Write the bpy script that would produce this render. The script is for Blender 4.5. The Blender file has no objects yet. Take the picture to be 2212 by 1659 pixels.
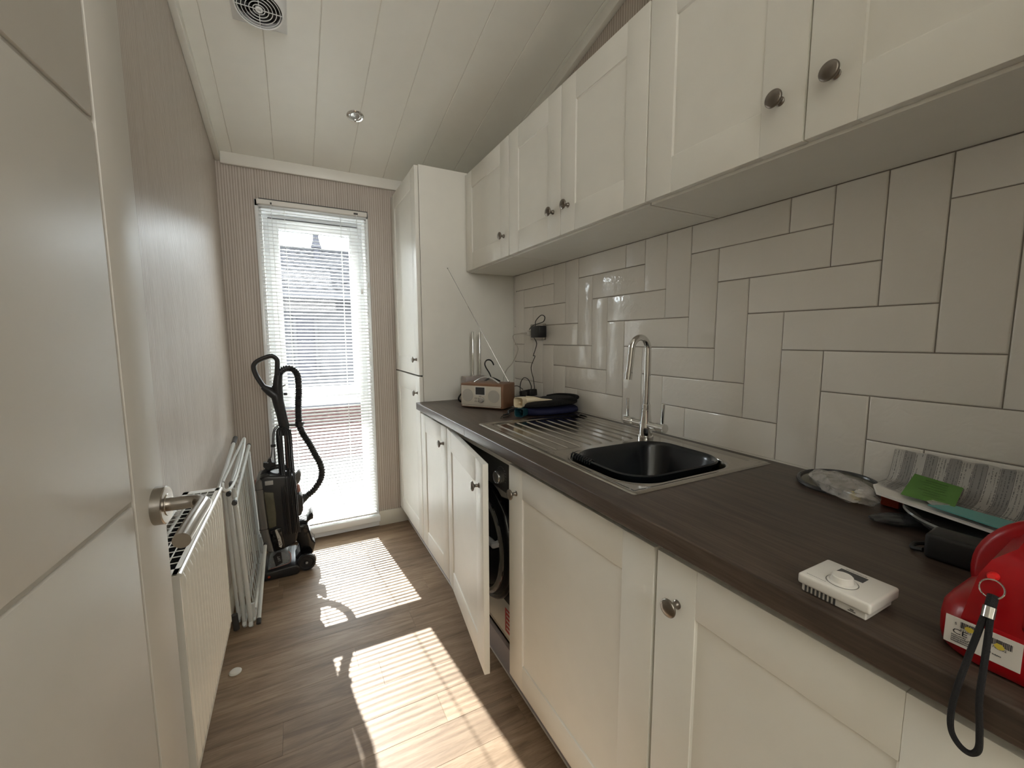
import bpy, bmesh, math, random
from mathutils import Vector, Matrix
from math import sin, cos, pi, radians, sqrt
random.seed(7)
C = bpy.context.scene.collection
scene = bpy.context.scene

# ------------------------------------------------------------------ camera
CAM = Vector((0, 0, 1.252))
F_PX, YAW, PITCH, ROLL = 903.2, 0.4808, 0.1077, -0.0026
fw = Vector((sin(YAW) * cos(PITCH), cos(YAW) * cos(PITCH), -sin(PITCH)))
rt = Vector((cos(YAW), -sin(YAW), 0)); up = rt.cross(fw)
r2 = rt * cos(ROLL) + up * sin(ROLL); u2 = -rt * sin(ROLL) + up * cos(ROLL)
cd = bpy.data.cameras.new('camera'); cam = bpy.data.objects.new('camera', cd); C.objects.link(cam)
cd.sensor_width = 36; cd.lens = F_PX * 36 / 2212; cd.clip_start = 0.01; cd.clip_end = 200
cam.matrix_world = Matrix(((r2.x, u2.x, -fw.x, CAM.x), (r2.y, u2.y, -fw.y, CAM.y), (r2.z, u2.z, -fw.z, CAM.z), (0, 0, 0, 1)))
scene.camera = cam

# ------------------------------------------------------------------ world, sun, exposure
SUN_EL, SUN_AZ = radians(37.3), radians(5.3)
w = bpy.data.worlds.new('world'); scene.world = w; w.use_nodes = True
wt = w.node_tree; wt.nodes.clear()
bg = wt.nodes.new('ShaderNodeBackground'); bg.inputs[0].default_value = (.90, .955, 1.0, 1); bg.inputs[1].default_value = 5.2   # even, bright hazy sky
wo = wt.nodes.new('ShaderNodeOutputWorld')
wt.links.new(bg.outputs[0], wo.inputs[0])
sl = bpy.data.lights.new('sun', 'SUN'); sl.energy = 8.0; sl.angle = radians(0.5); sl.color = (1.0, 0.955, 0.885)
so = bpy.data.objects.new('sun', sl); C.objects.link(so)
sdir = Vector((sin(SUN_AZ) * cos(SUN_EL), -cos(SUN_AZ) * cos(SUN_EL), -sin(SUN_EL)))
so.rotation_euler = sdir.to_track_quat('-Z', 'Y').to_euler(); so.location = (0, 8, 6)
pt_l = bpy.data.lights.new('window_portal', 'AREA'); pt_l.shape = 'RECTANGLE'; pt_l.size = .56; pt_l.size_y = 1.9; pt_l.cycles.is_portal = True
pt_o = bpy.data.objects.new('window_portal', pt_l); C.objects.link(pt_o); pt_o.location = (.156, 2.995, 1.04); pt_o.rotation_euler = (radians(-90), 0, 0)
# fill lamp added behind the camera, shining in through the open doorway
hl = bpy.data.lights.new('hall_fill_lamp', 'AREA'); hl.shape = 'RECTANGLE'; hl.size = 1.1; hl.size_y = 1.5; hl.energy = 14.0; hl.color = (1.0, 0.99, 0.96)
ho = bpy.data.objects.new('hall_fill_lamp', hl); C.objects.link(ho); ho.location = (0.1, -2.0, 2.15); ho.rotation_euler = (radians(142), 0, 0)
scene.view_settings.view_transform = 'Standard'; scene.view_settings.look = 'None'
scene.view_settings.gamma = 1.0; scene.view_settings.exposure = 2.06
try: scene.view_settings.use_curve_mapping = False
except Exception: pass
scene.cycles.max_bounces = 14; scene.cycles.diffuse_bounces = 8; scene.cycles.glossy_bounces = 6; scene.cycles.transparent_max_bounces = 24
scene.cycles.sample_clamp_indirect = 6.0

# ------------------------------------------------------------------ materials
class N:
    def __init__(s, name):
        s.m = bpy.data.materials.new(name); s.m.use_nodes = True; s.t = s.m.node_tree; s.t.nodes.clear()
        s.out = s.n('ShaderNodeOutputMaterial'); s.p = s.n('ShaderNodeBsdfPrincipled'); s.l(s.p.outputs[0], s.out.inputs[0])
    def n(s, kind, **kw):
        nd = s.t.nodes.new(kind)
        for k, v in kw.items(): setattr(nd, k, v)
        return nd
    def l(s, a, b): s.t.links.new(a, b)
    def set(s, k, v):
        if isinstance(v, tuple) and len(v) == 3: v = (*v, 1)
        s.p.inputs[k].default_value = v
    def coord(s, scale=(1, 1, 1), kind='Object', loc=None):
        tc = s.n('ShaderNodeTexCoord'); mp = s.n('ShaderNodeMapping'); mp.inputs['Scale'].default_value = scale
        if loc is not None: s.l(loc, mp.inputs['Location'])
        s.l(tc.outputs[kind], mp.inputs[0]); return mp.outputs[0]
    def noise(s, vec, scale=5, detail=3, rough=.5, dist=0):
        nn = s.n('ShaderNodeTexNoise'); nn.inputs['Scale'].default_value = scale; nn.inputs['Detail'].default_value = detail
        nn.inputs['Roughness'].default_value = rough; nn.inputs['Distortion'].default_value = dist
        s.l(vec, nn.inputs['Vector']); return nn.outputs[0]
    def ramp(s, fac, stops):
        r = s.n('ShaderNodeValToRGB'); e = r.color_ramp.elements
        while len(e) < len(stops): e.new(0.5)
        for i, (pos, col) in enumerate(stops):
            e[i].position = pos; e[i].color = (*col, 1) if len(col) == 3 else col
        s.l(fac, r.inputs[0]); return r.outputs[0]
    def math(s, op, a, b=None, c=None):
        m = s.n('ShaderNodeMath', operation=op)
        for i, v in enumerate((a, b, c)):
            if v is None: continue
            if isinstance(v, (int, float)): m.inputs[i].default_value = v
            else: s.l(v, m.inputs[i])
        return m.outputs[0]
    def mix(s, fac, a, b, mode='MIX'):
        m = s.n('ShaderNodeMix', data_type='RGBA', blend_type=mode)
        for i, v in ((0, fac), (6, a), (7, b)):
            if isinstance(v, (int, float)): m.inputs[i].default_value = v
            elif isinstance(v, tuple): m.inputs[i].default_value = (*v, 1)
            else: s.l(v, m.inputs[i])
        return m.outputs[2]
    def bump(s, h, strength=.3, dist=.001):
        b = s.n('ShaderNodeBump'); b.inputs['Strength'].default_value = strength; b.inputs['Distance'].default_value = dist
        s.l(h, b.inputs['Height']); s.l(b.outputs[0], s.p.inputs['Normal']); return b

def plain(name, col, rough=.5, metal=0.0, coat=0.0, spec=None, bump=None, vary=0.04):
    k = N(name); k.set('Roughness', rough); k.set('Metallic', metal)
    if coat: k.set('Coat Weight', coat)
    if spec is not None: k.set('Specular IOR Level', spec)
    v = k.coord()
    f = k.noise(v, 14, 3)
    a = tuple(c * (1 - vary) for c in col); b = tuple(min(1, c * (1 + vary)) for c in col)
    k.l(k.ramp(f, [(.3, a), (.7, b)]), k.p.inputs['Base Color'])
    if bump: k.bump(k.noise(v, bump[0], 2), bump[1], bump[2])
    return k.m

M_ = {}
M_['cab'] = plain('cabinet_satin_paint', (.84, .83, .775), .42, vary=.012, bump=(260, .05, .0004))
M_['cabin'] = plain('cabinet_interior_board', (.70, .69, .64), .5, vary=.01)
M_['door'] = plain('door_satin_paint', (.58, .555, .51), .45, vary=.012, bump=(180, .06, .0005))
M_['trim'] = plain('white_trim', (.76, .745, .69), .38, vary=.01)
M_['skirt'] = plain('skirting_cream', (.66, .63, .55), .4, vary=.01)
M_['ceil'] = plain('ceiling_board_white', (.86, .855, .80), .4, vary=.01)
M_['ceilgap'] = plain('ceiling_groove', (.72, .70, .64), .6)
M_['upvc'] = plain('white_upvc', (.82, .84, .85), .22, vary=.005)
M_['gasket'] = plain('dark_rubber_gasket', (.05, .05, .055), .6)
M_['plinth'] = plain('plinth_grey', (.36, .34, .37), .35)
M_['chrome'] = plain('chrome', (.72, .72, .71), .06, 1.0, vary=.01)
M_['nickel'] = plain('brushed_nickel', (.42, .39, .355), .24, 1.0, vary=.03)
M_['pewter'] = plain('pewter_knob', (.23, .205, .18), .3, 1.0, vary=.15)
M_['black'] = plain('black_plastic', (.010, .010, .011), .35)
M_['blackm'] = plain('black_matt_plastic', (.012, .012, .012), .55)
M_['blackg'] = plain('black_gloss', (.006, .006, .007), .08)
M_['bowl'] = plain('black_bowl_plastic', (.008, .011, .014), .22)
M_['grille'] = plain('fan_dark_interior', (.004, .004, .004), .7)
M_['rad'] = plain('radiator_enamel', (.78, .765, .71), .16, vary=.006)
M_['whitep'] = plain('white_plastic', (.72, .70, .66), .33, vary=.01)
M_['whitemetal'] = plain('white_powder_coat', (.62, .64, .63), .28, vary=.02)
M_['greyp'] = plain('grey_plastic', (.13, .125, .115), .4)
M_['dgrey'] = plain('dark_grey_rubber', (.05, .05, .05), .6)
M_['pink'] = plain('rose_metallic_plastic', (.38, .20, .17), .3, .6)
M_['red'] = plain('red_glossy_plastic', (.33, .003, .007), .28, vary=.05, spec=.35, bump=(60, .04, .001))
M_['redb'] = plain('bright_red_pin', (.75, .02, .02), .4)
M_['cord'] = plain('black_woven_cord', (.009, .009, .010), .9, bump=(700, .8, .001))
M_['radiowood'] = plain('radio_brown_veneer', (.22, .115, .065), .4, vary=.12)
M_['cream'] = plain('radio_cream_front', (.60, .56, .48), .45)
M_['speaker'] = plain('speaker_cloth', (.46, .44, .40), .9, bump=(900, .6, .0006))
M_['screen'] = plain('blank_display', (.045, .048, .052), .25)
M_['ivory'] = plain('ivory_plastic', (.70, .61, .44), .35)
M_['teal'] = plain('dark_teal_plastic', (.008, .055, .072), .4)
M_['navy'] = plain('navy_rubber', (.006, .010, .05), .4)
M_['marble'] = plain('grey_marble', (.34, .30, .285), .35, vary=.15)
M_['board'] = plain('pale_board', (.42, .38, .33), .5)
M_['green'] = plain('green_card', (.10, .26, .045), .6)
M_['greeni'] = plain('green_card_ink', (.045, .12, .02), .6)
M_['tealf'] = plain('turquoise_folder', (.12, .38, .36), .4)
M_['paper'] = plain('white_paper', (.76, .735, .70), .7, vary=.02)
M_['clearglass'] = plain('smoked_plate_rim', (.16, .17, .17), .08, spec=.9)
M_['dgreyg'] = plain('dark_grey_rim', (.05, .052, .055), .25)
M_['darkfascia'] = plain('graphite_fascia', (.11, .11, .105), .35)
M_['redlabel'] = plain('red_sticker', (.45, .03, .03), .5, vary=.2)
M_['label'] = plain('white_label', (.66, .63, .59), .5)
M_['ink'] = plain('dark_ink', (.02, .018, .025), .6)
M_['greyink'] = plain('grey_ink', (.12, .12, .12), .6)
M_['yellow'] = plain('yellow_stain', (.62, .48, .06), .6)
M_['silver'] = plain('silver_mark', (.42, .42, .42), .35, .4)
M_['orange'] = plain('orange_dot', (.35, .04, .01), .5)
M_['fabric'] = plain('blue_hot_water_rubber', (.004, .007, .045), .75, bump=(90, .5, .002))
M_['darkfab'] = plain('black_fabric', (.006, .006, .006), .95, bump=(120, .8, .003))
M_['ringw'] = plain('silver_coated_plastic', (.55, .55, .55), .15, .8)
M_['cable'] = plain('pale_cable', (.50, .47, .43), .4)
M_['fin'] = plain('convector_dark', (.02, .02, .02), .7)
M_['brick'] = plain('red_brick', (.035, .018, .017), .85, vary=.25, spec=0.0)
M_['mortar'] = plain('mortar', (.06, .055, .05), .9, spec=0.0)
M_['siding'] = plain('neighbour_cladding', (.040, .040, .043), .6, vary=.03, spec=0.0)
M_['rooftile'] = plain('weathered_roof_tile', (.024, .024, .026), .8, vary=.2, bump=(30, .5, .01), spec=0.0)
M_['flue'] = plain('dark_flue', (.03, .03, .035), .5, spec=0.0)
M_['slab'] = plain('concrete_paving', (.07, .066, .063), .85, vary=.12, bump=(40, .4, .004), spec=0.0)
M_['grit'] = plain('gravel', (.07, .065, .06), .9, vary=.2, spec=0.0)

def glass():
    k = N('window_glass'); k.t.nodes.remove(k.p)
    tr = k.n('ShaderNodeBsdfTransparent'); gl = k.n('ShaderNodeBsdfGlossy'); gl.inputs['Roughness'].default_value = .01
    tr.inputs[0].default_value = (.95, .965, .96, 1); fr = k.n('ShaderNodeFresnel'); fr.inputs[0].default_value = 1.35
    mx = k.n('ShaderNodeMixShader'); k.l(fr.outputs[0], mx.inputs[0]); k.l(tr.outputs[0], mx.inputs[1]); k.l(gl.outputs[0], mx.inputs[2]); k.l(mx.outputs[0], k.out.inputs[0])
    return k.m
M_['glass'] = glass()
def film(name, tint, amount, rough=.12):
    k = N(name); k.set('Base Color', tint); k.set('Roughness', rough)
    tr = k.n('ShaderNodeBsdfTransparent'); mx = k.n('ShaderNodeMixShader')
    f = k.ramp(k.noise(k.coord(), 45, 3), [(.3, (amount * .55,) * 3), (.75, (amount,) * 3)])
    k.l(f, mx.inputs[0]); k.l(tr.outputs[0], mx.inputs[1]); k.l(k.p.outputs[0], mx.inputs[2]); k.l(mx.outputs[0], k.out.inputs[0])
    return k.m
M_['polythene'] = film('clear_polythene', (.78, .75, .73), .5, .1)
M_['binplastic'] = film('smoky_bin_plastic', (.16, .15, .10), .75)
M_['clearhead'] = film('clear_head_window', (.30, .31, .31), .7)

def blindmat():
    k = N('blind_slat_white'); k.set('Base Color', (.86, .875, .88)); k.set('Roughness', .35)
    tl = k.n('ShaderNodeBsdfTranslucent'); tl.inputs[0].default_value = (.92, .92, .90, 1)
    mx = k.n('ShaderNodeMixShader'); mx.inputs[0].default_value = .25
    k.l(k.p.outputs[0], mx.inputs[1]); k.l(tl.outputs[0], mx.inputs[2]); k.l(mx.outputs[0], k.out.inputs[0]); return k.m
M_['slat'] = blindmat()

def wallpaper():
    k = N('ribbed_wallpaper')
    sep = k.n('ShaderNodeSeparateXYZ'); k.l(k.coord(), sep.inputs[0])
    b = k.noise(k.coord((260, 260, 22.0)), 1.0, 2, .6)
    d = k.noise(k.coord((30, 30, .9)), 1.0, 2, .5)
    ph = k.math('ADD', k.math('MULTIPLY', k.math('ADD', sep.outputs[0], sep.outputs[1]), 2 * pi / .0128), k.math('MULTIPLY', d, 7.0))
    rib = k.math('ADD', k.math('MULTIPLY', k.math('SINE', ph), .5), .5)
    h = k.math('ADD', k.math('MULTIPLY', rib, .5), k.math('MULTIPLY', k.math('ADD', b, d), .25))
    col = k.ramp(h, [(.22, (.33, .28, .235)), (.42, (.435, .38, .33)), (.62, (.505, .45, .40)), (.80, (.55, .50, .45))])
    k.l(col, k.p.inputs['Base Color']); k.set('Roughness', .42)
    k.l(k.ramp(b, [(.3, (.5,) * 3), (.7, (.34,) * 3)]), k.p.inputs['Roughness'])
    k.bump(h, .35, .0012); return k.m
M_['paperwall'] = wallpaper()

def tile():
    k = N('handmade_gloss_tile')
    oi = k.n('ShaderNodeObjectInfo')
    v = k.n('ShaderNodeTexCoord').outputs['Object']
    add = k.n('ShaderNodeVectorMath', operation='ADD'); sc = k.n('ShaderNodeVectorMath', operation='SCALE')
    comb = k.n('ShaderNodeCombineXYZ'); k.l(oi.outputs['Random'], comb.inputs[0]); k.l(oi.outputs['Random'], comb.inputs[1]); k.l(oi.outputs['Random'], comb.inputs[2])
    k.l(comb.outputs[0], sc.inputs[0]); sc.inputs['Scale'].default_value = 40
    k.l(v, add.inputs[0]); k.l(sc.outputs[0], add.inputs[1])
    n1 = k.noise(add.outputs[0], 9, 2, .45, .6); n2 = k.noise(add.outputs[0], 30, 2, .5, 1.2)
    h = k.math('ADD', n1, k.math('MULTIPLY', n2, .34))
    c = k.ramp(oi.outputs['Random'], [(0, (.79, .765, .72)), (1, (.84, .815, .77))])
    k.l(c, k.p.inputs['Base Color']); k.set('Roughness', .07); k.bump(h, .55, .006); return k.m
M_['tile'] = tile()
M_['grout'] = plain('grey_grout', (.27, .245, .215), .8)

def woodfloor():
    k = N('oak_vinyl_plank'); oi = k.n('ShaderNodeObjectInfo')
    comb = k.n('ShaderNodeCombineXYZ'); r = k.math('MULTIPLY', oi.outputs['Random'], 17.0)
    k.l(r, comb.inputs[0]); k.l(r, comb.inputs[1])
    g = k.noise(k.coord((2.2, 17, 1), loc=comb.outputs[0]), 1.6, 6, .62, .9)
    f = k.noise(k.coord((6, 90, 1), loc=comb.outputs[0]), 2.0, 3, .6)
    h = k.math('ADD', k.math('MULTIPLY', g, .72), k.math('MULTIPLY', f, .28))
    col = k.ramp(h, [(.30, (.15, .098, .058)), (.47, (.245, .168, .107)), (.60, (.32, .232, .155)), (.75, (.37, .275, .188))])
    br = k.ramp(oi.outputs['Random'], [(0, (.80, .78, .77)), (1, (1.12, 1.12, 1.12))])
    k.l(k.mix(1.0, col, br, 'MULTIPLY'), k.p.inputs['Base Color']); k.set('Roughness', .5); k.set('Specular IOR Level', .35); k.bump(h, .2, .0008); return k.m
M_['floor'] = woodfloor()

def worktop():
    k = N('dark_wood_laminate')
    g = k.noise(k.coord((34, 2.6, 34)), 1.3, 6, .62, .8)
    f = k.noise(k.coord((240, 9, 240)), 1.0, 3, .6)
    h = k.math('ADD', k.math('MULTIPLY', g, .6), k.math('MULTIPLY', f, .4))
    col = k.ramp(h, [(.32, (.030, .0205, .016)), (.48, (.060, .042, .032)), (.62, (.098, .070, .053)), (.74, (.135, .10, .078))])
    k.l(col, k.p.inputs['Base Color']); k.set('Roughness', .33); k.bump(h, .18, .0006); return k.m
M_['worktop'] = worktop()

def steel():
    k = N('brushed_stainless'); k.set('Metallic', 1.0)
    b = k.noise(k.coord((200, 6, 6)), 1.0, 3, .6)
    k.l(k.ramp(b, [(.3, (.47, .45, .42)), (.7, (.52, .50, .465))]), k.p.inputs['Base Color'])
    k.set('Roughness', .15); k.bump(b, .02, .0003); return k.m
M_['steel'] = steel()

def leaflet():
    k = N('printed_leaflet'); uv = k.n('ShaderNodeTexCoord').outputs['UV']
    sx = k.n('ShaderNodeSeparateXYZ'); k.l(uv, sx.inputs[0]); u, v = sx.outputs[0], sx.outputs[1]
    cu = k.math('MULTIPLY', u, 22.0); fl = k.math('FLOOR', cu); fr = k.math('FRACT', cu)
    odd = k.math('MODULO', fl, 2.0)
    base = k.mix(odd, (.78, .765, .74), (.50, .49, .485))
    lines = k.math('FRACT', k.math('MULTIPLY', fr, 4.0))
    lm = k.math('MULTIPLY', k.math('GREATER_THAN', lines, .45), k.math('LESS_THAN', lines, .85))
    mp = k.n('ShaderNodeMapping'); mp.inputs['Scale'].default_value = (88, 120, 1); k.l(uv, mp.inputs[0])
    tx = k.math('GREATER_THAN', k.noise(mp.outputs[0], 1.0, 1), .47)
    mp2 = k.n('ShaderNodeMapping'); mp2.inputs['Scale'].default_value = (88, 3, 1); k.l(uv, mp2.inputs[0])
    ln = k.math('GREATER_THAN', k.noise(mp2.outputs[0], 1.0, 1), .46)
    ink = k.math('MULTIPLY', k.math('MULTIPLY', lm, tx), ln)
    ed = k.math('LESS_THAN', fr, .035)
    hz = k.math('LESS_THAN', k.math('ABSOLUTE', k.math('SUBTRACT', v, .34)), .006)
    ink2 = k.math('MAXIMUM', k.math('MULTIPLY', ink, .8), k.math('MAXIMUM', ed, hz))
    inside = k.math('MULTIPLY', k.math('MULTIPLY', k.math('GREATER_THAN', v, .05), k.math('LESS_THAN', v, .95)), k.math('LESS_THAN', u, .93))
    k.l(k.mix(k.math('MULTIPLY', ink2, inside), base, (.20, .20, .20)), k.p.inputs['Base Color']); k.set('Roughness', .6); return k.m
M_['leaflet'] = leaflet()

# ------------------------------------------------------------------ geometry helpers
def rootloc(p):
    v = Vector((0, 0, 0))
    while p: v += p.location; p = p.parent
    return v
def tag(o, label=None, cat=None, group=None, kind=None):
    if label: o['label'] = label
    if cat: o['category'] = cat
    if group: o['group'] = group
    if kind: o['kind'] = kind
    return o
def thing(name, label, cat, loc=(0, 0, 0), group=None):
    o = bpy.data.objects.new(name, None); C.objects.link(o); o.location = loc; o.empty_display_size = .05
    return tag(o, label, cat, group)
def struct(name, loc=(0, 0, 0)):
    o = bpy.data.objects.new(name, None); C.objects.link(o); o.location = loc; o.empty_display_size = .05
    return tag(o, kind='structure')
def put(name, bm, mat, parent=None, world=True, smooth=30, mats=None):
    """link bm as ONE mesh object; vertices are given in world coordinates (world=True) or in the parent's own"""
    me = bpy.data.meshes.new(name)
    bmesh.ops.recalc_face_normals(bm, faces=bm.faces)
    bm.to_mesh(me); bm.free()
    if parent is not None and world: me.transform(Matrix.Translation(-rootloc(parent)))
    for m in (mats or [mat]): me.materials.append(M_[m] if isinstance(m, str) else m)
    if smooth:
        me.shade_smooth(); me.set_sharp_from_angle(angle=radians(smooth))
    o = bpy.data.objects.new(name, me); C.objects.link(o); o.parent = parent
    return o
def BM(): return bmesh.new()
def box(bm, x0, x1, y0, y1, z0, z1, bev=0, seg=1, mi=0):
    t = bmesh.new()
    vs = [t.verts.new((x, y, z)) for x in (x0, x1) for y in (y0, y1) for z in (z0, z1)]
    for f in ((0, 1, 3, 2), (4, 6, 7, 5), (0, 4, 5, 1), (2, 3, 7, 6), (0, 2, 6, 4), (1, 5, 7, 3)): t.faces.new([vs[i] for i in f])
    if bev: bmesh.ops.bevel(t, geom=list(t.edges), offset=bev, segments=seg, affect='EDGES', profile=.5)
    merge(bm, t, mi=mi); return bm
def merge(bm, t, mat=None, mi=0):
    if mat is not None: t.transform(mat)
    mp = {v: bm.verts.new(v.co) for v in t.verts}
    for f in t.faces:
        try: nf = bm.faces.new([mp[v] for v in f.verts]); nf.material_index = mi
        except ValueError: pass
    t.free()
def bx(*a, **k): return box(BM(), *a, **k)
def prism(bm, pts, a0, a1, axis='y', bev=0, seg=1, mi=0):
    """pts 2D polygon in the two other axes, extruded along axis"""
    t = bmesh.new()
    def mk(p, a):
        if axis == 'y': return (p[0], a, p[1])
        if axis == 'x': return (a, p[0], p[1])
        return (p[0], p[1], a)
    A = [t.verts.new(mk(p, a0)) for p in pts]; B = [t.verts.new(mk(p, a1)) for p in pts]
    t.faces.new(A); t.faces.new(B[::-1]); n = len(pts)
    for i in range(n): t.faces.new((A[i], B[i], B[(i + 1) % n], A[(i + 1) % n]))
    bmesh.ops.recalc_face_normals(t, faces=t.faces)
    if bev: bmesh.ops.bevel(t, geom=list(t.edges), offset=bev, segments=seg, affect='EDGES', profile=.5)
    merge(bm, t, mi=mi); return bm
def smoothpath(pts, n=6, closed=False):
    P = [Vector(p) for p in pts]; out = []; L = len(P)
    for i in range(L if closed else L - 1):
        if closed: a, b, c, d = P[(i - 1) % L], P[i], P[(i + 1) % L], P[(i + 2) % L]
        else: a, b, c, d = P[max(i - 1, 0)], P[i], P[i + 1], P[min(i + 2, L - 1)]
        for k in range(n):
            t = k / n
            out.append(.5 * ((2 * b) + (c - a) * t + (2 * a - 5 * b + 4 * c - d) * t * t + (3 * b - a - 3 * c + d) * t ** 3))
    if not closed: out.append(P[-1])
    return out
def tube(bm, pts, r, seg=8, closed=False, caps=True, mi=0, flat=1.0):
    P = [Vector(p) for p in pts]; n = len(P); rings = []
    R = r if isinstance(r, (list, tuple)) else [r] * n
    def tan(i):
        if closed: d = P[(i + 1) % n] - P[(i - 1) % n]
        else: d = P[min(i + 1, n - 1)] - P[max(i - 1, 0)]
        return d.normalized() if d.length > 1e-9 else Vector((0, 0, 1))
    t0 = tan(0); nrm = t0.orthogonal().normalized(); prev = t0
    for i in range(n):
        t = tan(i); q = prev.rotation_difference(t); nrm = q @ nrm; nrm = (nrm - t * nrm.dot(t)).normalized(); prev = t
        b = t.cross(nrm)
        rings.append([bm.verts.new(P[i] + (nrm * cos(2 * pi * k / seg) + b * sin(2 * pi * k / seg) * flat) * R[i]) for k in range(seg)])
    m = n if closed else n - 1
    for i in range(m):
        A, B = rings[i], rings[(i + 1) % n]
        for k in range(seg):
            f = bm.faces.new((A[k], A[(k + 1) % seg], B[(k + 1) % seg], B[k])); f.material_index = mi
    if caps and not closed:
        f = bm.faces.new(rings[0][::-1]); f.material_index = mi
        f = bm.faces.new(rings[-1]); f.material_index = mi
    return bm
def lathe(bm, prof, seg=24, mat=None, mi=0, sweep=2 * pi):
    """prof: (radius, z) list, turned about z, then placed with mat"""
    t = bmesh.new(); rings = []
    for r, z in prof:
        if r < 1e-6: rings.append([t.verts.new((0, 0, z))])
        else: rings.append([t.verts.new((r * cos(2 * pi * k / seg), r * sin(2 * pi * k / seg), z)) for k in range(seg)])
    for A, B in zip(rings, rings[1:]):
        for k in range(seg):
            k2 = (k + 1) % seg
            if len(A) == 1 and len(B) == 1: continue
            if len(A) == 1: t.faces.new((A[0], B[k], B[k2]))
            elif len(B) == 1: t.faces.new((A[k], A[k2], B[0]))
            else: t.faces.new((A[k], A[k2], B[k2], B[k]))
    merge(bm, t, mat, mi); return bm
def at(p, d=(0, 0, 1)):
    """matrix that puts local z along d at p"""
    return Matrix.Translation(Vector(p)) @ Vector(d).to_track_quat('Z', 'Y').to_matrix().to_4x4()
def rrect(cx, cy, hx, hy, r, n=6):
    out = []
    for sx, sy, a0 in ((1, 1, 0), (-1, 1, pi / 2), (-1, -1, pi), (1, -1, 3 * pi / 2)):
        for k in range(n + 1):
            a = a0 + pi / 2 * k / n
            out.append((cx + sx * (hx - r) + r * cos(a), cy + sy * (hy - r) + r * sin(a)))
    return out
def text(name, body, size, mat, parent, M, depth=.0004, align='LEFT', shear=0, sx=1.0):
    cu = bpy.data.curves.new(name + '_font', 'FONT'); cu.body = body; cu.size = size; cu.extrude = depth; cu.align_x = align; cu.resolution_u = 2; cu.shear = shear
    tmp = bpy.data.objects.new('tmp', cu); C.objects.link(tmp)
    dg = bpy.context.evaluated_depsgraph_get(); me = bpy.data.meshes.new_from_object(tmp.evaluated_get(dg))
    bpy.data.objects.remove(tmp); bpy.data.curves.remove(cu)
    me.transform(M @ Matrix.Diagonal((sx, 1, 1, 1))); me.transform(Matrix.Translation(-rootloc(parent)))
    me.materials.clear(); me.materials.append(M_[mat]); me.name = name
    o = bpy.data.objects.new(name, me); C.objects.link(o); o.parent = parent; return o
def frame_m(o, ex, ey, ez):
    ex, ey, ez = Vector(ex).normalized(), Vector(ey).normalized(), Vector(ez).normalized()
    return Matrix(((ex.x, ey.x, ez.x, o[0]), (ex.y, ey.y, ez.y, o[1]), (ex.z, ey.z, ez.z, o[2]), (0, 0, 0, 1)))

# ------------------------------------------------------------------ room dimensions
XL, XR, YF, YN = -0.32, 1.178, 2.82, -0.06
def ceil_z(y): return 2.25 + .22 * (YF - y)

# floor of planks laid across the room
fl = struct('floor')
put('subfloor', bx(XL - .1, XR + .1, -2.6, YF + .02, -.06, -.004), 'plinth', fl)
rows = [(1.205 + .125 * k) for k in range(-30, 14)]
def plank(x0, x1, y0, y1):
    o = put('plank', bx(-(x1 - x0) / 2, (x1 - x0) / 2, -(y1 - y0) / 2, (y1 - y0) / 2, -.004, 0, bev=.0003), 'floor', fl, world=False, smooth=0)
    o.location = ((x0 + x1) / 2, (y0 + y1) / 2, random.uniform(-.0001, 0))
joint = {1.205: .388, 1.33: -.092, 1.58: .16, 1.705: .413, 1.955: .545, 2.205: -.106, 1.08: .62, .955: -.2}
for y0 in rows:
    if y0 > YF: continue
    y1 = min(y0 + .125, YF + .01); j = None
    for kk, v in joint.items():
        if abs(kk - y0) < .01: j = v
    if j is None: j = -.35 + (y0 * 3.7 % 1.2)
    xs = [XL - .05]
    x = j
    while x > XL + .04: x -= .92
    x += .92 if x <= XL + .04 else 0
    while x < XR: xs.append(x); x += .92
    xs.append(XR + .02)
    for a, b in zip(xs, xs[1:]):
        if b - a > .01: plank(a + .00025, b - .00025, y0 + .00025, y1 - .00025)

# walls
WX0, WX1, WZ0, WZ1 = -.128, .440, .085, 1.992      # hole for the window
bm = BM()
for a in ((XL - .1, WX0, 0, 2.45), (WX1, XR + .1, 0, 2.45), (WX0, WX1, 0, WZ0), (WX0, WX1, WZ1, 2.45)):
    box(bm, a[0], a[1], YF, YF + .16, a[2], a[3])
tag(put('wall_far', bm, 'paperwall', smooth=0), kind='structure')
bm = BM(); prism(bm, [(YN - .12, 0), (YF + .16, 0), (YF + .16, 2.3), (YN - .12, 2.96)], XL - .1, XL, axis='x')
tag(put('wall_left', bm, 'paperwall', smooth=0), kind='structure')
wr = struct('wall_right')
bm = BM(); prism(bm, [(YN - .12, 0), (YF + .16, 0), (YF + .16, 2.3), (YN - .12, 2.96)], XR + .010, XR + .11, axis='x')
put('wallpapered_wall', bm, 'paperwall', wr, smooth=0)
put('grout_bed', bx(XR + .003, XR + .0101, YN, 2.235, .90, 1.64), 'grout', wr, smooth=0)
# near wall with the doorway the picture is taken from
bm = BM(); box(bm, XL - .1, -.27, YN - .12, YN, 0, 2.96); box(bm, .57, XR + .1, YN - .12, YN, 0, 2.96); box(bm, -.27, .57, YN - .12, YN, 2.74, 2.96)  # doorway and hall ceiling raised so more of the fill lamp reaches in
tag(put('wall_near', bm, 'paperwall', smooth=0), kind='structure')
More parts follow.
